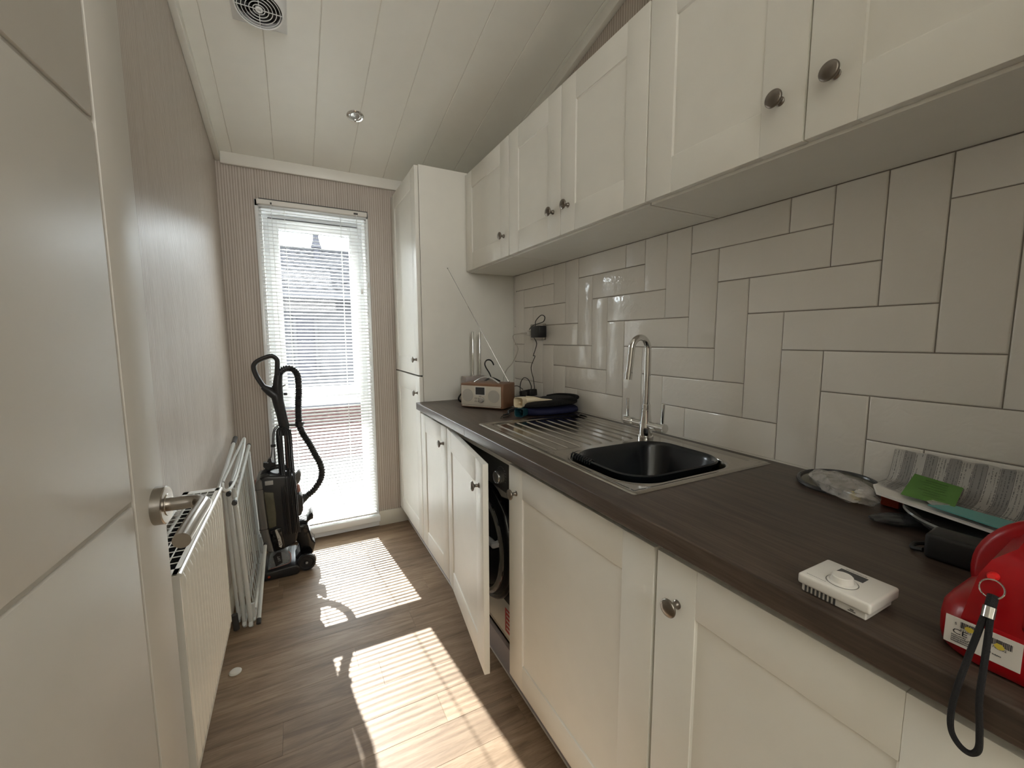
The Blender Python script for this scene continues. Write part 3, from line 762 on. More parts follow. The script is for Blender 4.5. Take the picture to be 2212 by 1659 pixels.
put('lead', tube(BM(), smoothpath([(1.105, 2.01, 1.281), (1.09, 2.07, 1.272), (1.10, 2.08, 1.24), (1.11, 2.055, 1.193), (1.10, 2.10, 1.118), (1.06, 2.10, 1.075), (1.02, 2.06, 1.02), (1.01, 2.0, .965)], 8), .0024, 6), 'cable', wp)

# ------------------------------------------------------------------ radio
A_ = Vector((.734, 1.964, 0)); B_ = Vector((.879, 1.776, 0)); exr = (B_ - A_).normalized(); eyr = Vector((-exr.y, exr.x, 0)); RW = (B_ - A_).length
ra = thing('table_radio', 'brown wooden table radio with cream front and two round speakers', 'radio', tuple((A_ + B_) / 2 + eyr * .06) [:2] + (.9105,))
Rm = frame_m((A_.x, A_.y, .9105), exr, eyr, (0, 0, 1)); RD, RH = .135, .124
def rb(*a, **k): bm = box(BM(), *a, **k); bm.transform(Rm); return bm
put('case', rb(0, RW, 0, RD, .003, RH, bev=.006, seg=3), 'radiowood', ra)
fp = put('front_panel', rb(.006, RW - .012, -.003, .004, .016, RH - .012, bev=.0015, seg=2), 'cream', ra)
put('trim_bar', rb(.008, RW - .014, -.002, .004, .009, .0145, bev=.001), 'cream', ra)
for cx in (.042, RW - .050):
    bm = lathe(BM(), [(.031, 0), (.030, .0012), (0, .0012)], 32, at((cx, -.003, .064), (0, -1, 0))); bm.transform(Rm); put('speaker', bm, 'speaker', ra)
put('display_bezel', rb(.084, .143, -.0042, -.003, .066, .109, bev=.0006), 'whitep', ra)
put('display', rb(.089, .138, -.0056, -.0040, .070, .106, bev=.0004), 'screen', ra)
put('badge', rb(.106, .120, -.0038, -.003, .0605, .0632), 'greyp', ra)
bm = BM()
for i in range(4):
    for j in range(2): box(bm, .083 + .009 * i, .087 + .009 * i, -.0045, -.003, .034 + .014 * j, .037 + .014 * j); box(bm, .083 + .009 * i, .088 + .009 * i, -.0034, -.003, .040 + .014 * j, .0412 + .014 * j)
bm.transform(Rm); put('push_buttons', bm, 'greyp', ra)
bm = lathe(BM(), [(.0135, 0), (.0130, .010), (.0115, .012), (0, .012)], 24, at((.124, -.003, .045), (0, -1, 0))); bm.transform(Rm); put('tuning_knob', bm, 'ringw', ra)
hp_ = []
for k in range(13):
    a = k / 12; hp_.append((.042 + .145 * a, .06, RH - .002 + .030 * sin(pi * a)))
bm = BM()
for i, (x, y, zz) in enumerate(hp_): pass
tube(bm, hp_, .0055, 8, flat=.4); bm.transform(Rm); put('carry_handle', bm, 'ringw', ra)
bm = BM(); tube(bm, [(1.035, 2.0, 1.0), (1.037, 2.0, 1.004)], .004)
bm.free(); bm = BM(); a0 = Rm @ Vector((RW - .028, RD - .012, RH - .002)); a1 = Vector((.735, 2.13, 1.617)); am = a0.lerp(a1, .5)
tube(bm, [a0, a0.lerp(a1, .33)], .0026, 8); tube(bm, [a0.lerp(a1, .33), a0.lerp(a1, .66)], .0020, 8); tube(bm, [a0.lerp(a1, .66), a1], .0014, 8)
lathe(bm, [(0, -.004), (.003, -.003), (.003, .003), (0, .004)], 10, at(a1)); lathe(bm, [(0, -.006), (.005, -.005), (.005, .005), (0, .006)], 10, at(a0))
put('aerial', bm, 'ringw', ra)

# ------------------------------------------------------------------ stand with two rods, hanger
st = thing('rod_stand', 'grey marble block with two upright chrome rods behind the radio', 'stand', (.888, 2.17, .9105))
put('block', bx(.826, .956, 2.13, 2.20, .9105, 1.046, bev=.004, seg=2), 'marble', st)
for x in (.884, .926): put('rod', lathe(BM(), [(0, 0), (.0062, 0), (.0062, .244), (.0052, .247), (0, .247)], 16, at((x, 2.165, 1.044))), 'chrome', st)
put('card_slip', bx(.952, .990, 2.12, 2.19, .9105, 1.038, bev=.001), 'board', st)
hg = thing('clothes_hanger', 'black plastic clothes hanger leaning between the radio and marble block', 'hanger', (.95, 2.10, .9105))
hk = smoothpath([(.958, 2.085, 1.040), (.950, 2.09, 1.065), (.930, 2.095, 1.100), (.926, 2.095, 1.121), (.938, 2.095, 1.136), (.958, 2.095, 1.136), (.972, 2.095, 1.123), (.979, 2.095, 1.108)], 6)
put('hook', tube(BM(), hk, .0038, 8), 'black', hg)
ar = smoothpath([(1.010, 2.08, 1.018), (.972, 2.085, 1.036), (.945, 2.085, 1.036), (.90, 2.09, 1.012), (.83, 2.095, .998), (.790, 2.06, .978), (.755, 2.04, .956), (.752, 2.04, .936), (.775, 2.04, .923), (.83, 2.05, .919), (.90, 2.06, .917)], 6)
put('shoulder_arm', tube(BM(), ar, .0045, 8), 'black', hg)

# ------------------------------------------------------------------ hot water bottles
def mouth(bm_, c, ex, w, h, L, t=.004):
    """square open neck: c centre of the mouth, ex direction the neck runs back"""
    ex = Vector(ex).normalized(); s = Vector((-ex.y, ex.x, 0)).normalized(); u = ex.cross(s)
    def ring(d, k): return [bm_.verts.new(Vector(c) + ex * d + s * (x * k) + u * (y * k)) for x, y in rrect(0, 0, w / 2, h / 2, min(w, h) * .26, 4)]
    R = [ring(0, 1.0), ring(L * .35, .93), ring(L, .80)]; I = [ring(-.002, .96), ring(0, .86), ring(L * .35, .70), ring(L * .6, .45)]
    R.insert(0, ring(-.002, .97))
    for Q in (R, I):
        for A, B in zip(Q, Q[1:]):
            for k in range(len(A)): bm_.faces.new((A[k], A[(k + 1) % len(A)], B[(k + 1) % len(A)], B[k]))
    for k in range(len(R[0])): bm_.faces.new((R[0][k], R[0][(k + 1) % len(A)], I[0][(k + 1) % len(A)], I[0][k]))
    bm_.faces.new(I[-1])
def loft(bm_, secs, cap=True):
    n = len(secs[0]); R = [[bm_.verts.new(p) for p in s] for s in secs]
    for A, B in zip(R, R[1:]):
        for k in range(n): bm_.faces.new((A[k], A[(k + 1) % n], B[(k + 1) % n], B[k]))
    if cap: bm_.faces.new(R[0][::-1]); bm_.faces.new(R[-1])
def bodysecs(path, n=20, jitter=0.0):
    """path: list of (centre, half width in y-ish, half height)"""
    out = []
    for i, (c, hw, hh) in enumerate(path):
        a = Vector(path[max(i - 1, 0)][0]); b = Vector(path[min(i + 1, len(path) - 1)][0]); e = (b - a); e.z = 0; e.normalize(); s = Vector((-e.y, e.x, 0))
        sec = []
        for k in range(n):
            th = 2 * pi * k / n; cc, ss = cos(th), sin(th)
            sec.append(Vector(c) + s * hw * (abs(cc) ** .8) * (1 if cc > 0 else -1) + Vector((0, 0, hh * (abs(ss) ** .7) * (1 if ss > 0 else -1) * (1 + jitter * random.uniform(-1, 1)))))
        out.append(sec)
    return out
hb = thing('hot_water_bottle', 'navy blue hot water bottle with a dark teal neck lying below the black covered one', 'hot water bottle', (1.03, 1.60, .9105), 'hot water bottles on the worktop')
bm = BM(); mouth(bm, (.858, 1.580, .931), (.86, .50, .0), .046, .038, .065); put('neck', bm, 'teal', hb, smooth=40)
bm = BM(); tube(bm, [(.868, 1.586, .937), (.893, 1.60, .924)], .004, 8); put('neck_rib', bm, 'teal', hb)
bm = BM(); loft(bm, bodysecs([((.905, 1.60, .930), .022, .018), ((.935, 1.60, .928), .050, .0170), ((.98, 1.605, .929), .075, .0180), ((1.05, 1.61, .930), .085, .0185), ((1.11, 1.61, .930), .083, .0185), ((1.150, 1.61, .929), .065, .0180), ((1.166, 1.61, .928), .030, .0100)]))
put('bottle_body', bm, 'fabric', hb, smooth=60)
hc = thing('hot_water_bottle', 'black fabric covered hot water bottle with an ivory neck lying on top', 'hot water bottle', (1.03, 1.60, .949), 'hot water bottles on the worktop')
bm = BM(); mouth(bm, (.866, 1.600, .9735), (.86, .50, .02), .048, .046, .060); put('neck', bm, 'ivory', hc, smooth=40)
bm = BM(); tube(bm, [(.874, 1.605, .972), (.905, 1.62, .966)], .0045, 8); put('neck_rib', bm, 'ivory', hc)
bm = BM(); loft(bm, bodysecs([((.915, 1.619, .979), .020, .0180), ((.945, 1.60, .982), .0185, .0125), ((.975, 1.585, .980), .015, .0060), ((1.02, 1.568, .9765), .011, .0045), ((1.06, 1.552, .9745), .007, .0035)]))
put('neck_strip', bm, 'ivory', hc, smooth=60)
bm = BM(); loft(bm, bodysecs([((.895, 1.61, .957), .030, .008), ((.94, 1.605, .962), .062, .0130), ((1.0, 1.61, .965), .080, .0165), ((1.06, 1.615, .967), .088, .0180), ((1.12, 1.62, .967), .085, .0185), ((1.155, 1.62, .966), .060, .0160), ((1.166, 1.62, .962), .030, .010)], 24, .09))
put('fabric_cover', bm, 'darkfab', hc, smooth=60)
bm = BM(); tube(bm, smoothpath([(1.00, 1.60, .974), (1.06, 1.555, .978), (1.12, 1.535, .982), (1.155, 1.56, .985), (1.160, 1.62, .985), (1.12, 1.67, .984), (1.06, 1.67, .980)], 6), .0075, 10)
put('cover_hem', bm, 'darkfab', hc)
bm = BM(); tube(bm, smoothpath([(.90, 1.62, .945), (.86, 1.665, .925), (.83, 1.62, .915), (.79, 1.60, .913)], 6), .002, 6); tube(bm, smoothpath([(.90, 1.61, .945), (.85, 1.655, .922), (.80, 1.63, .913), (.775, 1.59, .913)], 6), .0016, 6)
tube(bm, smoothpath([(.88, 1.63, .945), (.85, 1.66, .93), (.845, 1.65, .918), (.82, 1.66, .913)], 6), .004, 6); put('draw_cord', bm, 'blackm', hc)

# ------------------------------------------------------------------ thermostat on the worktop
tm = thing('thermostat', 'white room thermostat with a round dial lying on the dark worktop', 'thermostat', (.631, .257, .9105))
put('base', bx(.598, .664, .221, .294, .9105, .922, bev=.0015), 'whitep', tm)
put('cover', bx(.5925, .668, .2155, .2975, .9215, .936, bev=.0035, seg=3), 'whitep', tm)
bm = BM()
for k in range(8): box(bm, .5970, .5985, .2875 - .0048 * k, .2897 - .0048 * k, .912, .9205)
put('vent_slot', bm, 'dgrey', tm)
bm = BM(); box(bm, .5974, .5982, .232, .240, .914, .9150); box(bm, .5974, .5982, .234, .238, .9158, .9172); put('side_mark', bm, 'greyp', tm)
put('dial', lathe(BM(), [(.0165, 0), (.0160, .0010), (.0128, .0020), (.0115, .0085), (.0105, .0095), (0, .0098)], 40, at((.6175, .2565, .936))), 'whitep', tm)
put('dial_ring', lathe(BM(), [(.0170, .0), (.0173, .0003), (.0165, .0004)], 40, at((.6175, .2565, .936))), 'greyp', tm)
put('display', bx(.6385, .6545, .243, .274, .9358, .9363), 'screen', tm)
bm = BM(); random.seed(3); y = .270
while y > .247:
    l = random.uniform(.0015, .003); box(bm, .6575, .6575 + random.uniform(.0005, .0012), y - l, y, .9360, .9363); y -= l + .0004
y = .290
while y > .268:
    l = random.uniform(.001, .002); box(bm, .6000, .6000 + .0005, y - l, y, .9360, .9362); y -= l + .0006
put('printed_mark', bm, 'greyink', tm)

# ------------------------------------------------------------------ red work torch
rd = thing('red_torch', 'red plastic torch with a black wrist strap standing on the worktop', 'torch', (.69, .08, .9105))
def tprism(bm, base, top, z0, z1, bev=.0):
    loft(bm, [[(x, y, z0) for x, y in base], [(x, y, z1) for x, y in top]])
bm = BM()
P0 = rrect(.690, .075, .078, .098, .045, 8)
lv = [(.74, .9105), (.93, .914), (.99, .925), (1.0, .940), (.985, .955), (.93, .966), (.84, .974), (.70, .978)]
loft(bm, [[(.690 + (x - .690) * (k if zz > .93 else 1 - (1 - k) * .35), .075 + (y - .075) * (k if zz > .93 else 1 - (1 - k) * .35), zz) for x, y in P0] for k, zz in lv])
put('lamp_base', bm, 'red', rd, smooth=60)
bm = BM()
F0 = [(.6165, .152), (.6165, .004), (.74, .004), (.74, .148)]
loft(bm, [[(.6150, .148, .956), (.6150, .000, .956), (.735, .000, .956), (.735, .148, .956)],
          [(.6135, .143, .985), (.6135, .002, .985), (.735, .002, .985), (.735, .146, .985)],
          [(.6160, .139, 1.010), (.6160, .006, 1.010), (.735, .006, 1.010), (.735, .143, 1.010)],
          [(.6230, .133, 1.026), (.6230, .012, 1.026), (.735, .012, 1.026), (.735, .138, 1.030)],
          [(.6500, .122, 1.036), (.6500, .022, 1.036), (.735, .020, 1.066), (.735, .118, 1.064)]])
bmesh.ops.bevel(bm, geom=[e for e in bm.edges if len(e.link_faces) == 2 and e.calc_face_angle(0) > .5], offset=.003, segments=2, affect='EDGES')
put('handle_housing', bm, 'red', rd, smooth=50)
put('grip_recess', bx(.6115, .618, .012, .106, .966, 1.008, bev=.004, seg=2), 'red', rd)
cD = (.700, .088, .982)
put('lens_flange', lathe(BM(), [(0, .0), (.052, .0), (.073, .004), (.080, .010), (.080, .020), (.074, .026), (.05, .030), (0, .030)], 48, at(cD, (1, 0, 0))), 'red', rd, smooth=50)
# label on the near face
lm = frame_m((.6118, .1585, .9265), (0, -1, 0), (0, 0, 1), (-1, 0, 0))
lb = BM(); box(lb, 0, .0545, 0, .030, -.0005, .0006); lb.transform(frame_m((.6119, .1580, .9258), (0, -1, 0), (0, 0, 1), (-1, 0, 0)))
lab = put('label_sticker', lb, 'label', rd, smooth=0)
LM = frame_m((.6111, .1580, .9258), (0, -1, 0), (0, 0, 1), (-1, 0, 0))
def lt(s, x, y, sz, mat='ink', sxx=1.0): return text('print', s, sz, mat, lab, LM @ Matrix.Translation((x, y, .0)), .00012, sx=sxx)
lt('CE', .0058, .0125, .0078, sxx=1.25); lt('5', .0072, .0222, .0038)
lt('021231', .0115, .0172, .0034, 'greyink'); lt('745202', .0345, .0150, .0034, 'greyink')
bm = BM(); random.seed(21)      # small print too blurred to read: broken lines of tiny marks
for x0, x1, y0 in ((.0055, .0165, .0100), (.0055, .0185, .0078), (.0055, .0190, .0056), (.0055, .0200, .0034), (.029, .0345, .0085), (.0355, .0415, .0078)):
    x = x0
    while x < x1:
        wd = random.uniform(.0004, .0010); box(bm, x, min(x + wd, x1), y0, y0 + random.uniform(.0009, .0014), 0, .0002); x += wd + .0003
bm.transform(LM); put('small_print', bm, 'greyink', lab, smooth=0)
for x0, y0 in ((.0115, .0208), (.0335, .0185)):
    bm = BM(); x = 0; random.seed(int(x0 * 1e5))
    while x < .0145:
        wd = random.choice((.00025, .0005, .0008)); box(bm, x0 + x, x0 + x + wd, y0, y0 + .0065, 0, .0002); x += wd + random.choice((.0003, .0005, .0006))
    bm.transform(LM); put('barcode', bm, 'ink', lab, smooth=0)
for x0, y0 in ((.0185, .0225), (.0395, .0185)):
    bm = BM(); prism(bm, [(x0 + .0035 * cos(a) * random.uniform(.8, 1.15), y0 + .003 * sin(a) * random.uniform(.8, 1.15)) for a in [2 * pi * k / 12 for k in range(12)]], 0, .0003, axis='z'); bm.transform(LM); put('stain', bm, 'yellow', lab, smooth=0)
bm = BM(); tube(bm, [(.012 + .0, 0, .0003), (.018, 0, .0003)], .0003, 4); bm.transform(LM @ Matrix.Translation((.006, .0098, 0))); put('rule', bm, 'ink', lab, smooth=0)
# strap
put('strap_pin', lathe(BM(), [(0, .010), (.003, .010), (.0042, .007), (.0042, .002), (.0046, 0), (0, 0)], 14, at((.6185, .1290, 1.0115), (-1, 0, .2))), 'redb', rd)
rg = [(.6035 + .003 * sin(a), .1265 + .0085 * cos(a), 1.0035 + .0085 * sin(a)) for a in [2 * pi * k / 24 for k in range(24)]]
put('split_ring', tube(BM(), rg, .0008, 6, closed=True), 'chrome', rd)
cp = put('wrist_strap', tube(BM(), smoothpath([(.603, .1250, .9975), (.597, .1245, .990), (.592, .1240, .984)], 4), .0042, 10), 'cord', rd)
put('crimp', tube(BM(), [(.5945, .1242, .9890), (.5905, .1240, .9790)], .0052, 12), 'chrome', cp)
loopp = smoothpath([(.5910, .1262, .982), (.586, .1285, .960), (.578, .1310, .935), (.5685, .1335, .905), (.5665, .1350, .880), (.5665, .1335, .860), (.5670, .1270, .849), (.5675, .1195, .847), (.5670, .1145, .856), (.5665, .1150, .875), (.5680, .1180, .905), (.578, .1200, .935), (.585, .1212, .960), (.5905, .1225, .980)], 8)
put('strap_loop', tube(BM(), loopp, .0027, 8), 'cord', cp)

# ------------------------------------------------------------------ things on the near worktop
gl_ = thing('glass_lid', 'round clear tray with a dark rubber rim lying under the polythene bag', 'lid', (1.095, .475, .9105))  # a round glass lid with a dark rim
Mg = Matrix.Translation((1.098, .482, .9215)) @ Matrix.Rotation(radians(-4), 4, 'Y')
put('rim', tube(BM(), [Mg @ Vector((.074 * cos(a), .074 * sin(a), 0)) for a in [2 * pi * k / 48 for k in range(48)]], .0052, 8, closed=True), 'dgreyg', gl_)
bm = lathe(BM(), [(.072, 0), (.06, .004), (.03, .008), (0, .009), ], 40, Mg); put('glass_disc', bm, 'binplastic', gl_)
pg = thing('polythene_bag', 'crumpled clear polythene bag of small fittings beside the leaflets', 'bag', (1.08, .44, .912))
def crumple(c, r, seed, rot=0, amp=.22):
    bm = BM(); bmesh.ops.create_icosphere(bm, subdivisions=4, radius=1); rnd = random.Random(seed)
    ps = [(Vector([rnd.gauss(0, 1) for _ in range(3)]).normalized(), rnd.uniform(-1, 1), rnd.uniform(2, 6)) for _ in range(18)]
    for v in bm.verts:
        n = v.co.normalized(); d = 1
        for q, am, fr in ps: d += amp * .45 * am * (abs(math.sin(fr * n.dot(q))) - .5)
        v.co = Matrix.Rotation(rot, 3, 'Z') @ Vector((n.x * r[0] * d, n.y * r[1] * d, n.z * r[2] * d)); v.co += Vector(c); v.co.z = max(v.co.z, .9112)
    return bm
put('bag_film', crumple((1.050, .452, .929), (.098, .044, .021), 5, radians(55), .17), 'polythene', pg, smooth=25)
bm = BM(); box(bm, -.022, .022, -.008, .008, 0, .008, bev=.002); bm.transform(Matrix.Translation((1.045, .425, .914)) @ Matrix.Rotation(radians(30), 4, 'Z')); put('fitting', bm, 'yellow', pg)
bm = crumple((1.04, .41, .930), (.018, .012, .011), 9); put('fitting', bm, 'paper', pg)
dsh = thing('glass_dish', 'shallow dark dish with a shiny curved rim under the booklet', 'dish', (1.085, .20, .9105))
bm = BM(); secs = []
for k_, zz in ((.0, .912), (.62, .912), (.82, .918), (.97, .934), (1.0, .939), (.985, .942), (.93, .938), (.78, .924), (.60, .917), (0, .917)):
    secs.append([(1.044 + (.128 * k_ + .001) * cos(a), .205 + (.134 * k_ + .001) * sin(a), zz) for a in [2 * pi * i / 56 for i in range(56)]])
loft(bm, secs); put('dish_shell', bm, 'clearglass', dsh, smooth=60)
wrp = thing('plastic_sleeve', 'crumpled dark see-through plastic sleeve sticking out under the dish', 'bag', (1.0, .32, .911))
put('sleeve_film', crumple((.975, .325, .919), (.050, .026, .009), 12, radians(-35), .12), film('dark_sleeve_film', (.06, .065, .07), .8), wrp, smooth=25)
bb = thing('black_box', 'small black plastic case behind the red torch', 'case', (.91, .22, .9105))
bm = BM(); box(bm, -.025, .025, -.045, .045, 0, .040, bev=.006, seg=3); bm.transform(Matrix.Translation((.886, .212, .9105)) @ Matrix.Rotation(radians(4), 4, 'Z')); put('case_body', bm, 'blackm', bb)
bm = BM(); tube(bm, smoothpath([(.868, .258, .918), (.872, .272, .915), (.892, .274, .916), (.904, .256, .92)], 5), .0035, 8); put('case_loop', bm, 'blackm', bb)
og = thing('orange_box', 'small orange cardboard carton tucked behind the polythene bag', 'box', (1.08, .38, .911))
put('carton', bx(1.055, 1.10, .355, .385, .911, .938, bev=.001), 'orange', og)
# booklet, leaflet, cards
bk = thing('booklet', 'white booklet lying flat under the printed leaflet', 'booklet', (1.06, .25, .943))
P = [(1.068, .400), (1.035, .396), (1.008, .374), (.935, .10), (.91, .0), (1.16, .0), (1.168, .30), (1.15, .40)]
P = [(1.062, .402), (1.010, .376), (.930, .080), (.90, -.02), (1.168, -.02), (1.170, .385)]
put('pages', prism(BM(), P, .9435, .9475, axis='z'), 'paper', bk, smooth=0); put('booklet_cover', prism(BM(), [(x + (.001 if x < 1.1 else 0), y - .002) for x, y in P], .9477, .9485, axis='z'), 'paper', bk, smooth=0)
lf = thing('leaflet', 'printed instruction leaflet with grey columns curling up the tiled wall', 'leaflet', (1.10, .25, .95))
bm = BM(); uvl = bm.loops.layers.uv.new('UVMap'); NU, NV = 46, 22; G = []
for i in range(NU + 1):
    u = i / NU; y_t = .408 - .385 * u; y_f = .396 - .40 * u; xf = 1.063 - .52 * (.396 - y_f) * 1.0; row = []
    for j in range(NV + 1):
        v = j / NV
        x = xf + (1.1655 - xf) * (1 - (1 - v) ** 1.25 if v < 1 else 1) ** 1.0; y = y_f + (y_t - y_f) * v
        zz = .9515 + .001 * sin(9 * v + 3 * u) * (1 - v) + .058 * sst(.45, 1.0, v) ** 1.3 + .0012 * sin(18 * pi * u) * v
        row.append((bm.verts.new((x, y, zz)), u, v))
    G.append(row)
for i in range(NU):
    for j in range(NV):
        q = (G[i][j], G[i + 1][j], G[i + 1][j + 1], G[i][j + 1]); f = bm.faces.new([a[0] for a in q])
        for lp, a in zip(f.loops, q): lp[uvl].uv = (a[1], a[2])
bmesh.ops.solidify(bm, geom=list(bm.faces), thickness=.0003)
put('leaflet_sheet', bm, 'leaflet', lf, smooth=60)
gc = thing('green_card', 'small green printed card lying on the leaflet', 'card', (1.065, .315, .958))
Pg = [(1.135, .3620), (1.006, .3380), (1.002, .2640), (1.113, .2840)]
def gz(x): return .9572 + .013 * sst(1.05, 1.135, x)
bm = BM(); vs = [bm.verts.new((x, y, gz(x) + dz)) for dz in (0, .0006) for x, y in Pg]
for q in ((0, 1, 2, 3), (7, 6, 5, 4), (0, 4, 5, 1), (1, 5, 6, 2), (2, 6, 7, 3), (3, 7, 4, 0)): bm.faces.new([vs[i] for i in q])
gcard = put('card_sheet', bm, 'green', gc, smooth=0)
bm = BM(); random.seed(11)
for k in range(7):
    fx = .15 + .11 * k; a = Vector((*Pg[0], gz(1.135))).lerp(Vector((*Pg[1], gz(1.006))), fx); b = Vector((*Pg[3], gz(1.113))).lerp(Vector((*Pg[2], gz(1.002))), fx)
    s0 = .5 - random.uniform(.12, .34); s1 = .5 + random.uniform(.12, .34); p, q = a.lerp(b, s0), a.lerp(b, s1)
    dv = Vector((.0011 if k else .0022, 0, .0)); zz = Vector((0, 0, .0010))
    f = [bm.verts.new(p - dv + zz), bm.verts.new(q - dv + zz), bm.verts.new(q + dv + zz), bm.verts.new(p + dv + zz)]; bm.faces.new(f)
put('printed_lines', bm, 'greeni', gcard, smooth=0)
tf = thing('turquoise_folder', 'turquoise folder edge poking out from the booklet beside the green card', 'folder', (.99, .2, .951))
put('folder_sheet', prism(BM(), [(.982, .292), (1.022, .291), (1.010, .20), (.985, .06), (.93, .06), (.957, .205)], .9566, .9584, axis='z'), 'tealf', tf, smooth=0)
bm = BM(); prism(bm, [(1.00, .300), (1.045, .288), (1.012, .272), (.985, .288)], .9585, .9590, axis='z'); put('clear_corner', bm, 'polythene', tf, smooth=0)

# ------------------------------------------------------------------ hall door, open against the left side
th = radians(3.87); du = Vector((sin(th), cos(th), 0)); dn = Vector((cos(th), -sin(th), 0)); dp0 = Vector((-.195, .79, 0)) - du * .776
dr = struct('door_1', (dp0.x, dp0.y, 0)); DW, DT, DH = .806, .040, 2.00
DM = frame_m((dp0.x, dp0.y, 0), du, -dn, (0, 0, 1)); DM = Matrix(((du.x, -dn.x, 0, dp0.x), (du.y, -dn.y, 0, dp0.y), (0, 0, 1, 0), (0, 0, 0, 1)))
s0 = .045; vs_ = .700; gw = .008
cells_z = [.006, .5525, 1.0345, 1.5165, DH]
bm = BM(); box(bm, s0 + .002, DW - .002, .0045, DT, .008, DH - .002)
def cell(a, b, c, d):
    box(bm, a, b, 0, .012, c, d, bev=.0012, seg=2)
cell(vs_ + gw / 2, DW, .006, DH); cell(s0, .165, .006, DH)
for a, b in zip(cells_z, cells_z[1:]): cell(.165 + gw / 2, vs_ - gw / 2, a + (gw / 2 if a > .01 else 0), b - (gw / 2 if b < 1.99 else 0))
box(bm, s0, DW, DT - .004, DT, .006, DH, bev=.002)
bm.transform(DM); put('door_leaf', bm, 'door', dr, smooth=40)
bm = BM(); rc = (.772, 0, 1.003)
lathe(bm, [(0, 0), (.0285, 0), (.0285, .0125), (.0270, .0140), (.0165, .0142), (.0160, .0152), (0, .0152)], 36, at((.772, 0, 1.003), (0, -1, 0)))
bm.transform(DM); rose = put('door_handle', bm, 'nickel', dr, smooth=40)
bm = BM(); hl_ = smoothpath([(.772, -.008, 1.003), (.772, -.030, 1.003), (.772, -.046, 1.003), (.768, -.055, 1.003), (.758, -.0620, 1.003), (.745, -.0640, 1.003), (.69, -.0655, 1.002), (.632, -.067, .999)], 5)
tube(bm, hl_, .0102, 20); bm.transform(DM); put('lever', bm, 'nickel', rose, smooth=50)
bm = BM(); lathe(bm, [(0, 0), (.0265, 0), (.0265, .008), (0, .010)], 24, at((.772, DT, 1.003), (0, 1, 0))); bm.transform(DM); put('back_rose', bm, 'nickel', dr)

# ------------------------------------------------------------------ radiator
rx, ry0, ry1, rz0, rz1 = -.211, .962, 1.492, .362, .808
rr = thing('radiator', 'white ribbed panel radiator with a top grille on the wall by the door', 'radiator', (-.26, 1.23, rz0))
bm = BM(); NYr = 340; NZr = 40; G = []
pitch = (ry1 - ry0 - .04) / 17
for i in range(NYr + 1):
    y = ry0 + (ry1 - ry0) * i / NYr; col = []
    for j in range(NZr + 1):
        q = j / NZr; zz = rz0 + (rz1 - .006 - rz0) * q
        rib = .5 - .5 * cos(2 * pi * (y - ry0 - .02) / pitch); rib = rib ** 1.6
        m = sst(0, .02, y - ry0) * sst(0, .02, ry1 - y) * sst(.012, .034, zz - rz0) * sst(.012, .024, rz1 - zz)
        col.append(bm.verts.new((rx - .007 + .0062 * rib * m + .0005, y, zz)))
    G.append(col)
for i in range(NYr):
    for j in range(NZr): bm.faces.new((G[i][j], G[i + 1][j], G[i + 1][j + 1], G[i][j + 1]))
put('front_panel', bm, 'rad', rr, smooth=80)
put('rear_panel', bx(XL + .018, XL + .028, ry0 + .01, ry1 - .01, rz0, rz1 - .03, bev=.003, seg=2), 'rad', rr)
put('side_panel', bx(XL + .016, rx - .0035, ry0 - .0002, ry0 + .0012, rz0 + .012, rz1 - .002), 'rad', rr); put('side_panel', bx(XL + .016, rx - .0035, ry1 - .0012, ry1 + .0002, rz0 + .012, rz1 - .002), 'rad', rr)
bm = BM(); gx0, gx1 = XL + .014, rx - .004
for a in ((gx0, gx0 + .014, ry0, ry1), (gx1 - .012, gx1, ry0, ry1), (gx0, gx1, ry0, ry0 + .026), (gx0, gx1, ry1 - .026, ry1)): box(bm, a[0], a[1], a[2], a[3], rz1 - .002, rz1, bev=.0006)
tube(bm, [(rx - .004, ry0, rz1 - .003), (rx - .004, ry1, rz1 - .003)], .0045, 8)
for k in range(1, 4): x = gx0 + .014 + (gx1 - gx0 - .026) * k / 4; box(bm, x - .0011, x + .0011, ry0 + .02, ry1 - .02, rz1 - .0018, rz1 - .0002)
y = ry0 + .026
while y < ry1 - .03: y += .0285; box(bm, gx0 + .01, gx1 - .008, y - .0011, y + .0011, rz1 - .0018, rz1 - .0002)
put('top_grille', bm, 'rad', rr)
bm = BM(); y = ry0 + .02
while y < ry1 - .01: box(bm, XL + .032, rx - .012, y, y + .0008, rz0 + .02, rz1 - .022); y += .014
put('convector_fins', bm, 'fin', rr, smooth=0)
bm = BM(); tube(bm, [(XL + .002, 1.47, .40), (XL + .022, 1.47, .40)], .0075, 12); tube(bm, [(XL + .002, .985, .40), (XL + .022, .985, .40)], .0075, 12)
put('pipe', bm, 'whitemetal', rr)
dt = thing('pipe_collar', 'small white plastic disc at the floor beside the radiator', 'pipe cover', (-.257, 1.775, 0))
put('disc', lathe(BM(), [(0, .0005), (.020, .0005), (.021, .004), (.017, .008), (.009, .010), (0, .0105)], 28, at((-.257, 1.775, 0))), 'whitep', dt)

